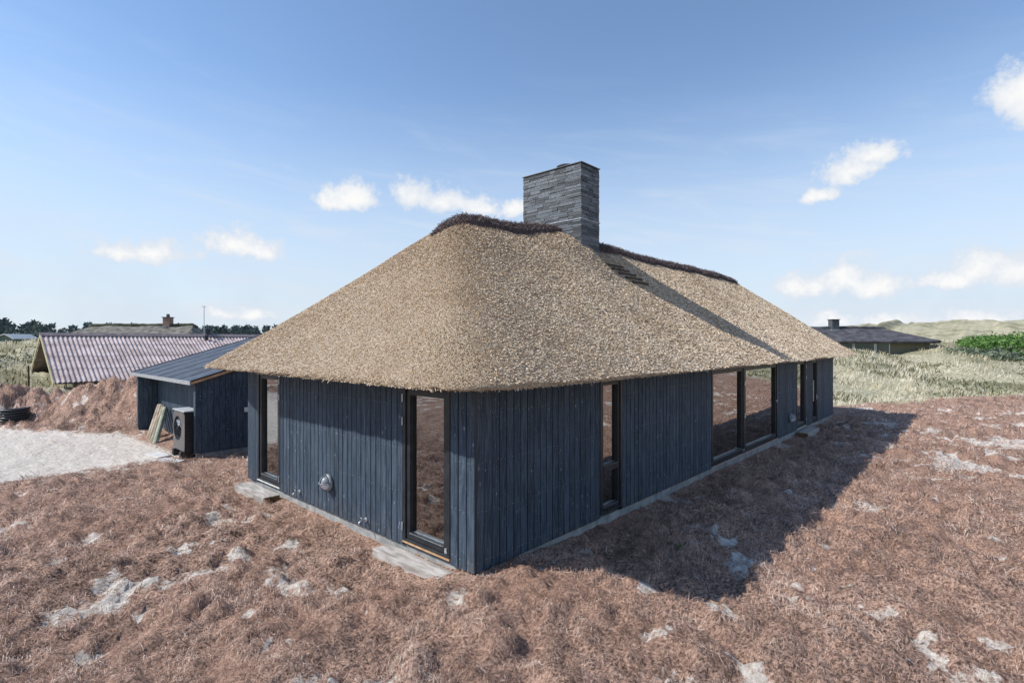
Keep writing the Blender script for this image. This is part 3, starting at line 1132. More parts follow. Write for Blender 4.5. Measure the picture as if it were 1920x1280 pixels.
# ------------------------------------------------------------------ lamps, taps, steps
def wall_lamp(mp, a, z, label):
    base = Vector(mp(a, .008, z))
    lamp = empty('wall_lamp', base, label=label, cat='lamp', group='round bulkhead lamps on the house wall')
    loc = lambda u, v, w: Vector(mp(u, w, v)) - Vector(mp(0, 0, 0))      # u along wall, v up, w out
    L = lambda: MB(lambda u, v, w: tuple(loc(u, v, w)))
    L().lathe([(0, .0), (.135, .0), (.14, .02), (.135, .045), (.118, .055), (.10, .058)], 28).build('base', 'lamp_shell', lamp, smooth=True)
    dome = [(.108 * math.cos(t), .055 + .088 * math.sin(t)) for t in [i * math.pi / 2 / 8 for i in range(9)]]
    L().lathe(dome, 28).build('glass', 'frosted_lamp_glass', lamp, smooth=True)
    # eyelid hood over the upper half
    m = L()
    n, k = 9, 17
    vs, fs = [], []
    for i in range(n):
        t = i * math.pi / 2 / (n - 1)
        for j in range(k):
            s = math.pi * j / (k - 1)
            r = .116 * math.cos(t)
            vs.append((r * math.cos(s), r * math.sin(s), .055 + .097 * math.sin(t)))
    for i in range(n - 1):
        for j in range(k - 1):
            q = i * k + j
            fs.append((q, q + 1, q + k + 1, q + k))
    m.add(vs, fs)
    h = m.build('hood', 'lamp_shell', lamp, smooth=True)
    so = h.modifiers.new('shell', 'SOLIDIFY')
    so.thickness = .006
    for ang in (0, math.pi / 2):
        pts = []
        for i in range(13):
            t = math.pi * i / 12
            r, w = .128 * math.cos(t), .055 + .108 * math.sin(t)
            pts.append((r * math.cos(ang), r * math.sin(ang), w))
        L().tube(pts, .0085, 7).build('guard_bar', 'lamp_shell', lamp, smooth=True)
    return lamp


wall_lamp(mapL, 3.46, .49, 'round grey caged lamp on the sunlit gable wall')
wall_lamp(mapR, 13.22, .475, 'round grey caged lamp on the shaded long wall')


def tap(a, z, label):
    t = empty('water_tap', mapL(a, .006, z), label=label, cat='tap', group='outdoor taps low on the gable wall')
    mp = lambda u, v, w: (-w, u, v)
    MB(mp).lathe([(0, 0), (.034, 0), (.034, .012), (.016, .018), (.012, .06)], 16).build('rosette', 'galvanised_metal', t, smooth=False)
    MB(mp).tube([(0, 0, .05), (0, -.004, .10), (0, -.02, .125), (0, -.055, .13)], [.011, .012, .011, .010], 8).build('spout', 'galvanised_metal', t, smooth=True)
    MB(mp).tube([(0, .0, .075), (0, .035, .085)], .006, 6).tube([(.028, .038, .086), (-.028, .038, .086)], .007, 6).build('handle', 'galvanised_metal', t)


tap(4.49, .14, 'small metal tap nearer the narrow door, on the gable wall')
tap(2.35, .13, 'small metal tap nearer the corner, on the gable wall')


def doorstep(x0, x1, y0, y1, z0, z1, label, end=None):
    c = ((x0 + x1) / 2, (y0 + y1) / 2, z0)
    s = empty('doorstep', c, label=label, cat='step', group='loose steps at the doors')
    m = MB()
    m.box(x0 - c[0], x1 - c[0], y0 - c[1], y1 - c[1], 0, z1 - z0)
    o = m.build('sleeper', 'weathered_timber', s, bevel=.012)
    if end is not None:
        e = MB()
        if end == 'y':
            e.box(x0 - c[0] + .014, x1 - c[0] - .014, y0 - c[1] - .003, y0 - c[1] + .01, .01, z1 - z0 - .014)
        else:
            e.box(x0 - c[0] - .003, x0 - c[0] + .01, y0 - c[1] + .014, y1 - c[1] - .014, .01, z1 - z0 - .014)
        e.build('cut_end', 'timber_end', s)
    return s


doorstep(-.30, -.035, .33, 1.74, -.20, -.055, 'long weathered sleeper step below the corner terrace door', 'y')
doorstep(-.34, -.035, 5.22, 6.60, -.20, -.05, 'short weathered sleeper step below the door nearest the shed', 'y')
doorstep(13.9, 15.3, -.34, -.04, -.26, -.035, 'small pale step below the entrance door on the long side', 'x')


# ------------------------------------------------------------------ shed
def build_shed():
    Y0, Y1, XD, XE = 10.04, 15.62, .52, 3.7
    slope = .30
    zt = lambda x: 1.80 + slope * x
    shed = empty('shed', (0, Y0, 0), label='low black board shed with a sloping felt roof and an open front niche', cat='shed')
    off = lambda f: (lambda a, b, c: (f(a, b, c)[0], f(a, b, c)[1] - Y0, f(a, b, c)[2]))
    # end walls
    for ya, yb, face in ((Y0, Y0 + .13, Y0), (Y1 - .13, Y1, Y1 - .13)):
        m = MB(lambda a, b, c: (a, b - Y0, c))
        m.prism([(.012, 0), (XE, 0), (XE, zt(XE) - .01), (.012, zt(.012) - .01)], ya + .024, yb - .003)
        w = m.build('wall', 'black_paint', shed)
        nl = []
        hi = XE if face == Y0 else XD
        n = round(hi / .135)
        p = hi / n
        for i in range(n):
            o = bpy.data.objects.new('board', bdR)
            col.objects.link(o)
            o.parent = w
            o.location = (p * (i + .5), face - Y0 + random.uniform(-.003, .003), random.uniform(-.004, .004))
            o.scale = ((p - .008) / .127, 1, (zt(p * i) - .005) / ZB)
            for z in (.12, .62, 1.12, 1.62):
                nl += [(p * (i + .5) + q, .0045 - (face - Y0), z) for q in (-.03, .03)]
        nail_part(nl, mapR, w)
        ec = MB(lambda a, b, c: (a, b - Y0, c))
        ec.box(-.012, .011, ya - .006, yb + .006, -.002, zt(0) - .012)
        ec.build('corner_board', 'black_stained_wood', shed)
    m = MB(lambda a, b, c: (a, b - Y0, c))
    m.box(XD + .026, XD + .12, Y0 + .131, Y1 - .131, 0, zt(XD))
    w = m.build('wall', 'black_paint', shed)
    n = round((Y1 - Y0 - .26) / .135)
    p = (Y1 - Y0 - .26) / n
    nl = []
    for i in range(n):
        o = bpy.data.objects.new('board', bdL)
        col.objects.link(o)
        o.parent = w
        o.location = (XD + random.uniform(-.003, .003), .13 + p * (i + .5), random.uniform(-.004, .004))
        o.scale = (1, (p - .008) / .127, (zt(XD) + .01) / ZB)
    MB(lambda a, b, c: (a, b - Y0, c)).box(.03, XE - .03, Y0 + .03, Y0 + .12, -.45, -.004).box(.03, XE - .03, Y1 - .12, Y1 - .03, -.45, -.004).box(XD + .03, XD + .11, Y0 + .13, Y1 - .13, -.45, -.003).box(XE - .12, XE - .03, Y0 + .13, Y1 - .13, -.45, -.003).build('plinth', 'concrete', shed)
    MB(lambda a, b, c: (a, b - Y0, c)).box(XE - .12, XE, Y0 + .131, Y1 - .131, -.002, zt(XE) - .02).build('wall', 'black_stained_wood', shed)
    # roof deck, felt strips with standing laps, edge trims
    x0, x1, y0, y1 = -.14, XE + .15, Y0 - .09, Y1 + .09
    sl = lambda x, h: zt(x) + h
    m = MB(lambda a, b, c: (a, b - Y0, c))
    m.prism([(x0, sl(x0, .0)), (x1, sl(x1, .0)), (x1, sl(x1, .05)), (x0, sl(x0, .05))], y0, y1)
    deck = m.build('roof', 'batten', shed)
    k = 6
    for i in range(k):
        ya, yb = y0 + (y1 - y0) * i / k, y0 + (y1 - y0) * (i + 1) / k
        f = MB(lambda a, b, c: (a, b - Y0, c))
        f.prism([(x0 - .005, sl(x0, .052)), (x1, sl(x1, .052)), (x1, sl(x1, .060)), (x0 - .005, sl(x0, .060))], ya + .003, yb - .003)
        f.prism([(x0 - .005, sl(x0, .0605)), (x1, sl(x1, .0605)), (x1, sl(x1, .070)), (x0 - .005, sl(x0, .070))], yb - .040, yb - .003)
        f.build('felt_strip', 'roofing_felt', deck)
    for i in range(1, 4):
        xx = x0 + (x1 - x0) * i / 4
        MB(lambda a, b, c: (a, b - Y0, c)).prism([(xx, sl(xx, .0615)), (xx + .03, sl(xx + .03, .0615)), (xx + .03, sl(xx + .03, .067)), (xx, sl(xx, .067))], y0 + .004, y1 - .040).build('felt_lap', 'roofing_felt', deck)
    MB(lambda a, b, c: (a, b - Y0, c)).box(x0 - .022, x0 - .006, y0 - .01, y1 + .01, sl(x0, -.03), sl(x0, .066)).build('eave_trim', 'galvanised_metal', deck)
    for ya in (y0 - .018, y1 + .002):
        MB(lambda a, b, c: (a, b - Y0, c)).prism([(x0, sl(x0, -.02)), (x1, sl(x1, -.02)), (x1, sl(x1, .045)), (x0, sl(x0, .045))], ya, ya + .016).build('fascia', 'oak_strip', deck)
        MB(lambda a, b, c: (a, b - Y0, c)).prism([(x0, sl(x0, .046)), (x1, sl(x1, .046)), (x1, sl(x1, .084)), (x0, sl(x0, .084))], ya - .006, ya + .022).build('edge_capping', 'black_metal', deck)
    sk = empty('outdoor_socket', (1.19, Y0 - .006, 1.0), label='small pale box on the shed end wall close to the house', cat='socket')
    MB().box(-.045, .045, -.05, 0, -.06, .06).build('box', 'white_plastic', sk, bevel=.006)
    MB().box(-.035, .035, -.062, -.051, -.02, .05).build('flap', 'white_plastic', sk, bevel=.004)


build_shed()


def heat_pump():
    x0, x1, y0, y1, z0, z1 = -.20, .16, 10.20, 11.12, .06, 1.04
    hp = empty('heat_pump', (x0, y0, -.12), label='grey heat pump with a round fan grille at the shed front', cat='heat pump')
    mp = lambda a, b, c: (a - x0, b - y0, c + .12)
    # casing with round fan opening in the face towards -x
    cy, cz, r = (y0 + y1) / 2 + .10, .60, .31
    m = MB(mp)
    n = 32
    ring = [(x0, cy + r * math.cos(2 * math.pi * i / n), cz + r * math.sin(2 * math.pi * i / n)) for i in range(n)]
    sq = []
    for i in range(n):
        c, s = math.cos(2 * math.pi * i / n), math.sin(2 * math.pi * i / n)
        k = min((y1 - cy if c > 0 else cy - y0) / max(abs(c), 1e-6), (z1 - cz if s > 0 else cz - z0) / max(abs(s), 1e-6))
        sq.append((x0, cy + c * k, cz + s * k))
    m.add(ring + sq, [(i, (i + 1) % n, n + (i + 1) % n, n + i) for i in range(n)])
    m.add(ring + [(x0 + .10, p[1], p[2]) for p in ring], [(i, (i + 1) % n, n + (i + 1) % n, n + i) for i in range(n)])
    m.build('casing', 'pump_grey', hp)
    for pts in (((y0, z0), (y0, z1)), ((y1, z0), (y1, z1))):
        pass
    b = MB(mp)
    b.add([(x0, y0, z0), (x1, y0, z0), (x1, y0, z1), (x0, y0, z1), (x0, y1, z0), (x1, y1, z0), (x1, y1, z1), (x0, y1, z1)],
          [(0, 1, 2, 3), (4, 7, 6, 5), (1, 5, 6, 2), (0, 4, 5, 1)])
    b.build('side_panel', 'black_metal', hp)
    MB(mp).box(x0 - .015, x1 + .01, y0 - .012, y1 + .012, z1 + .001, z1 + .03).build('lid', 'pump_top', hp, bevel=.008)
    MB(mp).box(x0 + .10, x0 + .11, cy - r - .01, cy + r + .01, cz - r - .01, cz + r + .01).build('fan_box', 'fan_dark', hp)
    for i in range(3):
        a = R(50 + 120 * i)
        f = MB(mp)
        pts = []
        for t, w in ((.05, .05), (.15, .075), (.27, .085)):
            for sgn in (-1, 1):
                aa = a + sgn * w / t * .55
                pts.append((x0 + .055 + sgn * .022, cy + t * math.cos(aa), cz + t * math.sin(aa)))
        f.add(pts, [(0, 1, 3, 2), (2, 3, 5, 4)])
        f.build('fan_blade', 'pump_top', hp)
    MB(lambda a, b_, c: (x0 + .035 - x0 + c, cy - y0 + a, cz + .12 + b_)).lathe([(0, -.03), (.045, -.028), (.05, .0), (.05, .05)], 16).build('fan_hub', 'black_metal', hp)
    for k in range(4):
        rr = r * (k + 1) / 4.2
        MB(mp).tube([(x0 - .004, cy + rr * math.cos(2 * math.pi * i / 24), cz + rr * math.sin(2 * math.pi * i / 24)) for i in range(25)], .0035, 5, False).build('grille_ring', 'black_metal', hp)
    for i in range(4):
        a = R(20 + 45 * i)
        MB(mp).tube([(x0 - .009, cy - r * math.cos(a), cz - r * math.sin(a)), (x0 - .009, cy + r * math.cos(a), cz + r * math.sin(a))], .0035, 5).build('grille_spoke', 'black_metal', hp)
    for i in range(9):
        z = z0 + .12 + i * .085
        MB(mp).box(x0 + .06, x1 - .04, y0 - .008, y0 - .001, z, z + .012).build('side_louvre', 'black_plastic', hp)
    for z in (.75, .42):
        MB(mp).tube([(x1 - .12, y0 - .001, z), (x1 - .12, y0 - .06, z), (x1 + .05, y0 - .08, z - .03)], .018, 8).build('pipe', 'galvanised_metal', hp, smooth=True)
    for y in (y0 + .10, y1 - .22):
        MB(mp).box(x0 - .06, x1 + .05, y, y + .12, -.10, z0 - .002).build('foot', 'black_plastic', hp, bevel=.01)


heat_pump()
gh = lambda x, y: float(ground_h(np.array([float(x)]), np.array([float(y)]))[0])

# fence posts leaning on the shed front
posts = [(-.02, 14.28, .20, 14.95, .96, .062, 'round_post'), (-.04, 13.98, .20, 14.74, .97, .060, 'round_post'), (-.08, 13.60, .20, 14.50, .95, .062, 'round_post'),
         (-.12, 13.16, .18, 14.24, .93, .068, 'green_post')]
plab = ['leaning round fence post furthest from the heat pump', 'leaning round fence post, second from the far end of its row',
        'leaning round fence post between two others, next to the greenish one', 'greenish leaning fence post nearest the heat pump']
for (xa, ya, xb, yb, h, r, mt), lb in zip(posts, plab):
    zb = gh(xa, ya) - .05
    top = Vector((xb + .24, yb, zb + h)) - Vector((xa, ya, zb))
    pr = [(0, 0, 0)] + [tuple(top * t) for t in (.02, .3, .6, .9, .985, 1)]
    MB().tube(pr, [r * .93, r, r * 1.02, r, r * .98, r * .94, r * .80], 12).build('fence_post', mt, None, smooth=False, label=lb, cat='post', group='fence posts leaning on the shed front').location = (xa, ya, zb)

# coil of drain pipe
co = []
for i in range(5 * 40 + 1):
    t = 2 * math.pi * i / 40
    co.append(((.37 + .012 * math.sin(i * .9)) * math.cos(t), (.37 + .012 * math.sin(i * .7)) * math.sin(t), .05 + .088 * i / 40))
MB().tube(co, [.044 + .004 * (i % 2) for i in range(len(co))], 8).build('drain_pipe_coil', 'black_plastic', None, smooth=True, label='coil of black drain pipe on the edge of the yard', cat='pipe').location = (-2.52, 20.25, gh(-2.52, 20.25) - .01)
for (x, y, rz, lb) in ((-.52, 11.15, .2, 'pale flat slab lying nearer the fence posts'), (-.52, 10.25, .45, 'pale flat slab lying just below the heat pump')):
    o = MB().box(-.16, .16, -.34, .34, -.03, .03).build('paving_slab', 'pale_slab', None, bevel=.008, label=lb, cat='slab', group='loose slabs in front of the heat pump')
    o.location = (x, y, gh(x, y) + .02)
    o.rotation_euler = (.03, -.04, rz)
MB().tube([(0, 0, -.2), (.01, 0, .4), (0, .01, 1.0)], [.035, .035, .03], 8).build('stake', 'bark', None, label='thin dark stake standing in the dune grass by the gable', cat='stake').location = (-1.75, 24.9, gh(-1.75, 24.9))


# ------------------------------------------------------------------ neighbour with the corrugated roof
def corrugated_house():
    X0, X1, YE, YR, ZE, ZR = -.94, 15.5, 24.95, 29.15, 1.03, 3.18
    h = empty('corrugated_roof_house', (X0, YE, .5), label='low neighbour house under a pinkish corrugated roof behind the earth bank', cat='house')
    rel = lambda f: MB(lambda a, b, c: (a - X0, b - YE, c - .5))
    slope = math.atan2(ZR - ZE, YR - YE)
    L = math.hypot(ZR - ZE, YR - YE)
    rows, waves = 4, 6
    pw = .177
    sw = pw * waves
    rl = L / rows
    seg = 8 * waves
    vs, fs = [], []
    for j, vv in enumerate((0, rl + .06)):
        for i in range(seg + 1):
            a = i * pw / 8
            vs.append((a, vv, .026 * math.cos(2 * math.pi * a / pw) + (.012 if j == 0 else -.004)))
    for i in range(seg):
        fs.append((i, i + 1, seg + 2 + i, seg + 1 + i))
    n = len(vs)
    me = bpy.data.meshes.new('roof_sheet')
    me.from_pydata(vs, [], fs)
    me.materials.append(MATS['corrugated_cement'])
    me.polygons.foreach_set('use_smooth', [True] * len(me.polygons))
    rf = rel(0)
    t = .05
    rf.prism([(X0 + .03, ZE - .10), (X1 - .03, ZE - .10), (X1 - .03, ZE - .07), (X0 + .03, ZE - .07)], YE + .15, YE + .18)
    dk = rel(0)
    dk.add([(X0 + .04, YE + .05, ZE - .06), (X1, YE + .05, ZE - .06), (X1, YR, ZR - .08), (X0 + .04, YR, ZR - .08), (X0 + .04, 2 * YR - YE, ZE - .06), (X1, 2 * YR - YE, ZE - .06)],
           [(0, 1, 2, 3), (3, 2, 5, 4)])
    roof = dk.build('roof', 'ridge_cement', h)
    ncol = int((X1 - X0) / sw)
    for r_ in range(rows):
        for c in range(ncol):
            o = bpy.data.objects.new('roof_sheet', me)
            col.objects.link(o)
            o.parent = roof
            o.rotation_euler = (slope, 0, 0)
            d = r_ * rl
            o.location = (c * sw, d * math.cos(slope), ZE - .5 + d * math.sin(slope) + .0)
    rc = rel(0)
    rc.prism([(YR - .28, ZR - .11), (YR - .10, ZR + .045), (YR + .10, ZR + .045), (YR + .28, ZR - .11), (YR + .24, ZR - .14), (YR, ZR - .02), (YR - .24, ZR - .14)], 0, 0) if False else None
    rcap = MB(lambda a, b, c: (b - X0, a - YE, c - .5))
    rcap.prism([(YR - .30, ZR - .10), (YR - .10, ZR + .05), (YR + .10, ZR + .05), (YR + .30, ZR - .10), (YR, ZR + .02)], X0 - .04, X1)
    rcap.build('ridge_cap', 'ridge_cement', roof)
    # gable: barge boards, wall
    g = MB(lambda a, b, c: (b - X0, a - YE, c - .5))
    for s in (1, -1):
        y_e = YR - s * (YR - YE)
        bb = MB(lambda a, b, c: (b - X0, a - YE, c - .5))
        bb.prism([(y_e, ZE - .16), (YR, ZR - .17), (YR, ZR + .0), (y_e, ZE + .0)], X0 - .03, X0 + .005)
        bb.build('barge_board', 'yellow_board', h)
    g = MB(lambda a, b, c: (b - X0, a - YE, c - .5))
    g.prism([(YE + .6, .2), (2 * YR - YE - .6, .2), (2 * YR - YE - .6, ZE + .22), (YR, ZR - .12), (YE + .6, ZE + .22)], X0 + .75, X0 + .9)
    g.build('gable_wall', 'gable_cladding', h)
    w = MB(lambda a, b, c: (a - X0, b - YE, c - .5))
    w.box(X0 + .9, X1 - .3, YE + .6, YE + .75, .2, ZE + .2).box(X0 + .9, X1 - .3, 2 * YR - YE - .75, 2 * YR - YE - .6, .2, ZE + .2)
    w.build('wall', 'yellow_board', h)
    # vent pipe on the slope
    v = MB(lambda a, b, c: (a + 6.12 - X0, b + 28.6 - YE, c + 2.75 - .5))
    v.tube([(0, 0, 0), (0, 0, .42)], .09, 12).build('vent_pipe', 'black_metal', h)
    vc = empty('roof_vent', (6.35, YR + .05, ZR + .02), label='dark louvred roof cowl standing on the corrugated roof ridge', cat='vent')
    for k in range(4):
        MB().lathe([(.10, .02 + k * .085), (.21, .02 + k * .085), (.19, .075 + k * .085), (.10, .085 + k * .085)], 18).build('louvre_ring', 'black_metal', vc)
    MB().lathe([(0, .42), (.12, .40), (.20, .36)], 18).build('cowl_top', 'black_metal', vc)
    ms = empty('aerial_mast', (6.28, YR + .4, ZR - .2), label='thin pale aerial mast rising behind the corrugated roof', cat='mast')
    MB().tube([(0, 0, 0), (0, 0, 1.9)], .022, 8).build('pole', 'galvanised_metal', ms)
    MB().tube([(-.12, 0, 1.86), (.12, 0, 1.86)], .012, 6).build('cross_arm', 'galvanised_metal', ms)


corrugated_house()


def hip_thatch(name, cx, cy, rz, L, W, ze, zr, ridge, mats, label, zbase, chim=None, windows=None, wallmat='white_paint'):
    """distant thatched house: hip roof with thick rounded edge, ridge roll, chimney, walls"""
    h = empty(name, (cx, cy, zbase), rz, label=label, cat='house')
    nu, nv = 64, 12
    vs, fs = [], []
    hl, hw = L / 2, W / 2
    per = []
    for i in range(nu):
        t = i / nu * 4
        k, f = int(t), t - int(t)
        c = [(-hl, -hw), (hl, -hw), (hl, hw), (-hl, hw)]
        p, q = c[k], c[(k + 1) % 4]
        per.append((p[0] + (q[0] - p[0]) * f, p[1] + (q[1] - p[1]) * f))
    prof = [(.10, -.24), (.0, -.20), (-.02, -.05)] + [(None, j / 8) for j in range(9)]
    for a, b in prof:
        for x, y in per:
            ax = min(max(x, -ridge / 2), ridge / 2)
            if a is None:
                X, Y = x + (ax - x) * b, y * (1 - b)
                Z = ze + (zr - ze) * (b ** 1.05) + .05 * math.sin(X * 1.7 + Y)
                vs.append((X, Y, Z - zbase))
            else:
                vs.append((x + (ax - x) * a, y * (1 - a), ze + b - zbase))
    nr = len(prof)
    for j in range(nr - 1):
        for i in range(nu):
            fs.append((j * nu + i, j * nu + (i + 1) % nu, (j + 1) * nu + (i + 1) % nu, (j + 1) * nu + i))
    r = MB().add(vs, fs).build('roof', mats[0], h, smooth=True)
    pts = [(-ridge / 2 - .35 + (ridge + .7) * i / 24, random.uniform(-.04, .04), zr - zbase + .0 + random.uniform(-.03, .03) - (.22 if i in (0, 24) else 0)) for i in range(25)]
    MB().tube(pts, [.17 + random.uniform(-.02, .02) for _ in pts], 9).build('ridge_roll', mats[1], r, smooth=True)
    w = MB()
    w.box(-hl + .5, hl - .5, -hw + .5, hw - .5, 0, ze - .02 - zbase)
    w.build('wall', wallmat, h)
    for (a0, a1) in windows or ():
        f = MB().box(a0 - .07, a1 + .07, -hw + .44, -hw + .499, .3, ze - .12 - zbase)
        fo = f.build('window', 'white_paint', h)
        MB().box(a0, a1, -hw + .425, -hw + .438, .38, ze - .2 - zbase).build('pane', 'far_window_glass', fo)
    if chim:
        x, wx, zt, mt, pot = chim
        c = MB().box(x - wx / 2, x + wx / 2, -wx / 2, wx / 2, zr - .5 - zbase, zt - zbase).build('chimney', mt, h, bevel=.01)
        MB().box(x - wx / 2 - .06, x + wx / 2 + .06, -wx / 2 - .06, wx / 2 + .06, zt + .001 - zbase, zt + .07 - zbase).build('cap', 'lead_dark', c)
        MB().box(x - wx * .8, x + wx * .3, -wx / 2 - .22, -wx / 2 - .01, zr - .22 - zbase, zr - .12 - zbase).build('flashing', 'lead', c)
        if pot:
            MB(lambda a, b, q: (a + x, b, q + zt + .07 - zbase)).lathe([(.15, 0), (.13, .28), (.10, .28), (.11, 0)], 12).build('chimney_pot', 'slate_dark', c)


# behind the corrugated roof: x runs across the view
vx = math.atan2(48.68 - 55.93, 11.92 - 5.28)
hip_thatch('old_thatched_house', 8.75, 54.0, vx, 13.2, 7.4, 2.55, 4.30, 9.3, ('old_thatch', 'mossy_ridge'), 'old grey thatched house with a small brick chimney beyond the corrugated roof', .6, chim=(2.35, .62, 5.0, 'brick', True))
vx2 = math.atan2(2.31 - 6.85, 54.3 - 50.15)
hip_thatch('dark_thatched_house', 52.9, 6.0, vx2, 12.7, 7.2, 2.86, 4.05, 7.4, ('dark_thatch', 'dark_thatch'), 'dark grey thatched house half hidden by the grassy dune', .9, chim=(-.72, .66, 4.80, 'slate_dark', False),
           windows=[(-4.4, -3.0), (-2.8, -1.0), (-.8, .9), (1.1, 2.2)], wallmat='gable_cladding')


def hut():
    h = empty('green_hut', (2.9, 90.0, 2.62), math.atan2(-.738, .6747), label='small greenish hut with a pale pitched roof among the far dunes', cat='hut')
    # gable faces the camera side, ridge runs to the left
    MB().prism([(-1.9, -.8), (1.9, -.8), (1.9, .75), (.0, 1.55), (-1.9, .75)], -2.6, 2.6).build('wall', 'green_cladding', h)
    rf = MB()
    rf.prism([(-3.6, .52), (.3, 1.86), (2.25, .86), (2.2, .76), (.28, 1.74), (-3.55, .42)], -3.0, 3.0)
    rf.build('roof', 'pale_roof', h)
    MB().prism([(-3.62, .38), (.3, 1.73), (2.27, .72), (2.27, .88), (.3, 1.90), (-3.62, .54)], -3.06, -3.0).build('barge_board', 'white_paint', h)
    for i in range(9):
        MB().box(-1.8 + i * .45, -1.77 + i * .45, -2.63, -2.601, -.8, .72).build('cover_strip', 'green_cladding', h)
    MB().tube([(-.6, 0, 1.2), (-.6, 0, 2.1)], .07, 8).build('flue', 'galvanised_metal', h)
    h.scale = (.62, .62, .62)


hut()


# ------------------------------------------------------------------ vegetation and loose fibres
def scatter_polar(n, r0, r1, spread, fill=.2):
    """points round the viewpoint, denser close by, a share in every direction"""
    r = r0 * (r1 / r0) ** rng.random(n)
    th = math.atan2(.6747, .738) + np.where(rng.random(n) < fill, rng.uniform(-math.pi, math.pi, n), rng.uniform(-spread, spread, n))
    return CAM[0] + r * np.cos(th), CAM[1] + r * np.sin(th), r


def in_building(x, y, m=.02):
    a = (x > -m) & (x < LX + m) & (y > -m) & (y < LY + m)
    b = (x > 0) & (x < 3.8) & (y > 10.0) & (y < 15.7)
    c = (x > -.43) & (x < 0) & (((y > .2) & (y < 1.82)) | ((y > 5.1) & (y < 6.9)))
    e = (x > 13.8) & (x < 15.05) & (y > -.5) & (y < 0)
    return a | b | c | e


def mulch():
    x, y, r = scatter_polar(540000, 2.4, 36, R(54), .10)
    xb, yb = rng.uniform(-9, 1.8, 60000), rng.uniform(15, 27, 60000)
    kb = np.abs(bank_s(xb, yb)) < 2.0
    x, y = np.concatenate([x, xb[kb]]), np.concatenate([y, yb[kb]])
    r = np.hypot(x - CAM[0], y - CAM[1])
    d = zone_out(x, y)
    sm = sand_mask(x, y)
    cl = fbm(x, y, 2.6, 3, 15)
    ok = (d < .3) & ~in_building(x, y) & (rng.random(len(x)) > np.where(yard_mask(x, y) > .3, sm * 1.3, sm * 1.05)) & (rng.random(len(x)) < .62 + .6 * cl)
    x, y, r, cl = x[ok], y[ok], r[ok], cl[ok]
    n = len(x)
    lod = np.clip(r / 6, .8, 5)
    ln = rng.uniform(.025, .085, n) * lod ** .5
    big = rng.random(n) > .985
    ln = np.where(big, ln * 2.0, ln)
    th = rng.uniform(0, 2 * math.pi, n) * .75 + 1.6 * fbm(x, y, .8, 2, 19)
    cv = rng.normal(0, .8, n)
    K = 3
    P = np.zeros((n, K, 3))
    px, py, t = x - np.cos(th) * ln * .5, y - np.sin(th) * ln * .5, th - cv * .5
    zs = rng.uniform(.002, .016, n) * lod ** .5
    arch = rng.uniform(-.006, .040, n) * lod ** .4
    for k in range(K):
        u = k / (K - 1)
        gz = ground_h(px, py)
        P[:, k, 0], P[:, k, 1] = px, py
        P[:, k, 2] = gz + zs + arch * 4 * u * (1 - u)
        px, py = px + np.cos(t) * ln / (K - 1), py + np.sin(t) * ln / (K - 1)
        t = t + cv / (K - 1)
    S = np.stack([-np.sin(th), np.cos(th), rng.normal(0, .5, n)], 1)
    S /= np.linalg.norm(S, axis=1, keepdims=True)
    w = rng.uniform(.0008, .0019, n) * lod ** .9
    w = np.where(big, w * 1.7, w)
    W = np.stack([w * .6, w, w * .4], 1)
    tone = np.clip(rng.normal(.49, .26, n) + .30 * cl + .16 * fbm(x, y, .9, 3, 117), 0, 1)
    V, F, rr = ribbons(P, W, S, tone)
    parts = [(V, F, rr)]
    # loose tufts of torn heather standing up out of the mat
    x, y, r = scatter_polar(2200, 2.6, 26, R(54), .08)
    ok = (zone_out(x, y) < -.3) & ~in_building(x, y, .25) & (sand_mask(x, y) < .5)
    x, y, r = x[ok], y[ok], r[ok]
    m = 30
    sz = np.repeat(rng.uniform(.05, .15, len(x)) * np.clip(r / 7, .9, 2), m)
    tn = np.repeat(rng.uniform(.05, .45, len(x)), m)
    x, y, r = np.repeat(x, m), np.repeat(y, m), np.repeat(r, m)
    n = len(x)
    ox, oy = rng.normal(0, .7, n) * sz, rng.normal(0, .7, n) * sz
    bx, by = x + ox, y + oy
    up = rng.uniform(.1, .9, n) * np.exp(-(ox ** 2 + oy ** 2) / (sz ** 2 * 1.6))
    th = np.arctan2(oy, ox) + rng.normal(0, .9, n)
    ln = sz * rng.uniform(.5, 1.2, n)
    b0 = np.stack([bx, by, ground_h(bx, by) + .25 * sz * up], 1)
    dv = np.stack([np.cos(th), np.sin(th), up], 1) * ln[:, None]
    mid = b0 + dv * .55 + np.array([0, 0, 1]) * (ln * .12)[:, None]
    S = np.stack([-np.sin(th), np.cos(th), rng.normal(0, .5, n)], 1)
    S /= np.linalg.norm(S, axis=1, keepdims=True)
    w = rng.uniform(.0010, .0022, n) * np.clip(r / 6, .8, 4) ** .9
    parts.append(ribbons(np.stack([b0, mid, b0 + dv], 1), np.stack([w, w, w * .3], 1), S, np.clip(tn + rng.normal(0, .14, n), 0, 1)))
    # pale roots lying on top
    x, y, r = scatter_polar(420, 2.6, 24, R(54), .08)
    ok = (zone_out(x, y) < -.3) & ~in_building(x, y, .3)
    x, y, r = x[ok], y[ok], r[ok]
    n, K = len(x), 7
    ln = rng.uniform(.15, .6, n)
    t = rng.uniform(0, 2 * math.pi, n)
    P = np.zeros((n, K, 3))
    for k in range(K):
        P[:, k, 0], P[:, k, 1], P[:, k, 2] = x, y, ground_h(x, y) + .022 + .012 * math.sin(k * 2.1)
        x, y, t = x + np.cos(t) * ln / K, y + np.sin(t) * ln / K, t + rng.normal(0, .42, n)
    w = rng.uniform(.0015, .0035, n) * np.clip(r / 7, .8, 2.2)
    S = np.stack([-np.sin(t), np.cos(t), np.full(n, .25)], 1)
    parts.append(ribbons(P, np.repeat(w[:, None], K, 1) * np.linspace(1, .4, K), S, rng.uniform(.7, 1, n)))
    off, Vs, Fs, Rs = 0, [], [], []
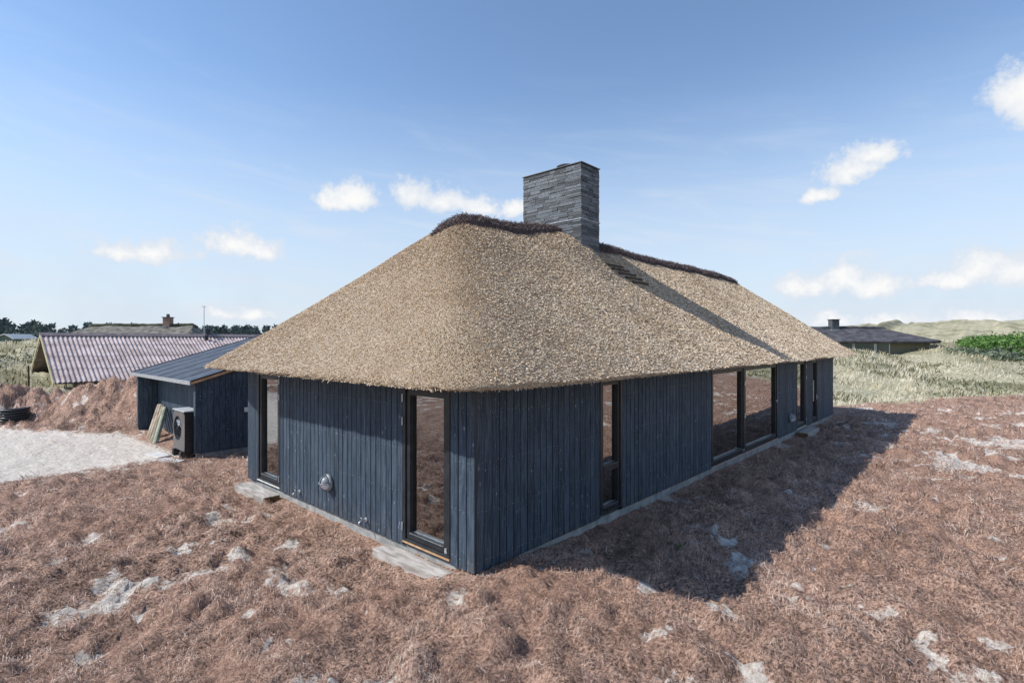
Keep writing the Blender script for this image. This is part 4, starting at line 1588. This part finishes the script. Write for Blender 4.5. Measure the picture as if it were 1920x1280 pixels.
    for a, b, c in parts:
        Vs.append(a)
        Fs.append(b + off)
        Rs.append(c)
        off += len(a)
    V, F, rr = np.concatenate(Vs), np.concatenate(Fs), np.concatenate(Rs)
    o = np_mesh('mulch_fibres', V, F, 'mulch_fibres', attr={'rnd': rr})
    tag(o, 'loose brown heather and root fibres covering the bare plot', 'mulch', kind='stuff')


def blades(name, x, y, n_each, ln, lod, matname, label, cat, lean=.55, spread=.10, bias=.0, seed=3):
    n0 = len(x)
    x, y, ln, lod, bias = [np.repeat(q, n_each) for q in (x, y, np.broadcast_to(ln, n0), np.broadcast_to(lod, n0), np.broadcast_to(bias, n0))]
    n = len(x)
    ox, oy = rng.normal(0, spread, n) * lod ** .4, rng.normal(0, spread, n) * lod ** .4
    x, y = x + ox, y + oy
    z = ground_h(x, y) - .02
    ln = ln * rng.uniform(.55, 1.15, n)
    th = rng.uniform(0, 2 * math.pi, n)
    le = np.abs(rng.normal(0, lean, n))
    wind = np.array([.55, -.35])
    dx, dy = np.cos(th) * le + wind[0] * .5, np.sin(th) * le + wind[1] * .5
    P = np.zeros((n, 3, 3))
    for k, (u, b) in enumerate(((0, 0), (.55, .35), (1, 1))):
        P[:, k, 0], P[:, k, 1] = x + dx * ln * b * .8, y + dy * ln * b * .8
        P[:, k, 2] = z + ln * u * np.clip(1 - .42 * b * np.hypot(dx, dy), .25, 1)
    S = np.stack([-np.sin(th + 1.2), np.cos(th + 1.2), np.zeros(n)], 1)
    w = rng.uniform(.0030, .0060, n) * lod
    V, F, rr = ribbons(P, np.stack([w, w * .8, w * .15], 1), S, np.clip(rng.normal(.5, .2, n) + bias, 0, 1))
    o = np_mesh(name, V, F, matname, attr={'rnd': rr})
    tag(o, label, cat, kind='stuff')


def grass():
    x, y, r = scatter_polar(60000, 14, 120, R(58), .22)
    d = zone_out(x, y)
    pat = fbm(x, y, .28, 3, 61)
    ok = (d + .8 * fbm(x, y, .5, 3, 71) > .25) & (rng.random(len(x)) < .75 + .5 * pat)
    ok &= ~((x > -1.2) & (x < 16) & (y > 25.2) & (y < 34)) & ~((np.hypot(x - 52.9, y - 6) < 5.5)) & ~((x > -8) & (y > 10) & (y < 18.5) & (d < 0))
    x, y, r, pat = x[ok], y[ok], r[ok], pat[ok]
    n = min(len(x), 18500)
    x, y, r, pat = x[:n], y[:n], r[:n], pat[:n]
    lod = np.clip(r / 13, 1, 9)
    ln = (.24 + .14 * pat) * np.clip(r / 30, .8, 1.25)
    bias = .36 * fbm(x, y, .16, 3, 83) + .20 * fbm(x, y, .6, 2, 84) + .02
    blades('marram_grass', x, y, 6, ln, lod, 'marram_blades', 'pale straw coloured marram grass covering the dunes', 'grass', bias=bias, lean=.85)
    # low dark heath patches
    x, y, r = scatter_polar(26000, 16, 90, R(58), .15)
    d = zone_out(x, y)
    pat = fbm(x, y, .24, 3, 161)
    ok = (d > 1.5) & (pat > .16) & ~((x > -1.2) & (x < 16) & (y > 25.2) & (y < 34)) & ~((np.hypot(x - 52.9, y - 6) < 5.5))
    x, y, r = x[ok], y[ok], r[ok]
    blades('dune_heath', x, y, 6, .30, np.clip(r / 7, 1, 9), 'dune_shrub_leaves', 'dark olive heath patches between the pale dune grass', 'heath', lean=.9, spread=.22)


def leaf_mass(name, blobs, n, size, matname, label, cat):
    pts, nor, tone = [], [], []
    for bx, by, bz, rx, ry, rz_ in blobs:
        k = int(n * rx * ry / sum(b[3] * b[4] for b in blobs))
        v = rng.normal(0, 1, (k, 3))
        v /= np.linalg.norm(v, axis=1, keepdims=True)
        v[:, 2] = np.abs(v[:, 2])
        rad = rng.uniform(.72, 1.04, k) + .16 * np.sin(v[:, 0] * 7 + bx) * np.sin(v[:, 1] * 8 + by) + .08 * np.sin(v[:, 0] * 19 + v[:, 1] * 23)
        pts.append(np.array([bx, by, bz]) + v * rad[:, None] * np.array([rx, ry, rz_]))
        nor.append(v + rng.normal(0, .7, (k, 3)))
        tone.append(np.clip(.5 + .9 * (rad - .95) + rng.normal(0, .18, k), 0, 1))
    c, nn, tn = np.concatenate(pts), np.concatenate(nor), np.concatenate(tone)
    nn /= np.linalg.norm(nn, axis=1, keepdims=True)
    a = np.cross(nn, rng.normal(0, 1, c.shape))
    a /= np.linalg.norm(a, axis=1, keepdims=True)
    s = np.cross(nn, a)
    l = rng.uniform(.6, 1.3, len(c)) * size
    V, F, rr = ribbons(np.stack([c - a * l[:, None], c, c + a * l[:, None]], 1), np.stack([l * .15, l * .6, l * .1], 1), s, tn)
    o = np_mesh(name, V, F, matname, attr={'rnd': rr})
    tag(o, label, cat, kind='stuff')


def thickets():
    b = []
    f, rt = np.array([.738, .6747]), np.array([.6747, -.738])
    for i in range(26):
        t = i / 25
        p = np.array(CAM[:2]) + f * (46 + random.uniform(-3, 4)) + rt * (40.5 + 22 * t)
        zg = gh(p[0], p[1])
        top = 2.9 + .85 * min(1, t * 2.6) + random.uniform(-.12, .12)
        b.append((p[0], p[1], min(zg, top - .7), 1.9, 1.9, max(.7, top - zg)))
    leaf_mass('rose_thicket', b, 30000, .11, 'rose_leaves', 'bright green rose thicket on the dune', 'bushes')
    b = []
    for i in range(22):
        t = i / 21
        p = np.array(CAM[:2]) + f * (43 + random.uniform(-1.2, 1.2)) + rt * (37.5 + 20 * t)
        zg = gh(p[0], p[1])
        b.append((p[0], p[1], zg - .1, 1.7, 1.5, .62 + .3 * random.random()))
    leaf_mass('grey_scrub', b, 13000, .11, 'grey_leaves', 'low grey green scrub in front of the bright green thicket', 'bushes')


def treeline():
    Vs, Fs, Rs = [], [], []
    off = 0
    f, rt = np.array([.738, .6747]), np.array([.6747, -.738])
    for i in range(560):
        az = R(random.uniform(-72, -18))
        dist = random.uniform(125, 165)
        p = np.array(CAM[:2]) + dist * (f * math.cos(az) + rt * math.sin(az)) / math.cos(az) ** .35
        base = gh(p[0], p[1])
        h = (random.uniform(2.6, 4.2) + .7 * (az < R(-41))) * dist / 145
        k = 90
        u = rng.random(k) ** .8
        th = rng.uniform(0, 2 * math.pi, k)
        rad = (1 - u) ** .75 * h * .17 * rng.uniform(.35, 1.1, k) + .1
        c = np.stack([p[0] + rad * np.cos(th), p[1] + rad * np.sin(th), base + h * (.10 + .9 * u)], 1)
        d = np.stack([np.cos(th), np.sin(th), rng.uniform(.2, 1.5, k)], 1)
        l = h * .12 * rng.uniform(.6, 1.3, k)
        s = np.cross(d, rng.normal(0, 1, (k, 3)))
        s /= np.linalg.norm(s, axis=1, keepdims=True)
        V, F, rr = ribbons(np.stack([c, c + d * l[:, None]], 1), np.stack([l * .5, l * .12], 1), s, rng.random(k))
        Vs.append(V)
        Fs.append(F + off)
        Rs.append(rr)
        off += len(V)
    o = np_mesh('pine_treeline', np.concatenate(Vs), np.concatenate(Fs), 'pine_needles', attr={'rnd': np.concatenate(Rs)})
    tag(o, 'dark blue green pine plantation along the horizon', 'trees', kind='stuff')


mulch()
grass()
thickets()
treeline()

# one green weed in the mulch
wx, wy = 2.75, -1.35
a = rng.uniform(0, 2 * math.pi, 26)
c0 = np.stack([wx + .03 * np.cos(a), wy + .03 * np.sin(a), np.full(26, gh(wx, wy))], 1)
dv = np.stack([np.cos(a), np.sin(a), rng.uniform(.4, 1.2, 26)], 1) * rng.uniform(.05, .10, 26)[:, None]
V, F, rr = ribbons(np.stack([c0, c0 + dv * .6, c0 + dv], 1), np.stack([np.full(26, .004), np.full(26, .013), np.full(26, .002)], 1), np.stack([-np.sin(a), np.cos(a), np.zeros(26)], 1), rng.random(26))
weed = np_mesh('weed', V, F, 'rose_leaves', attr={'rnd': rr})
tag(weed, 'small green weed sprouting from the mulch beside the long wall', 'weed')
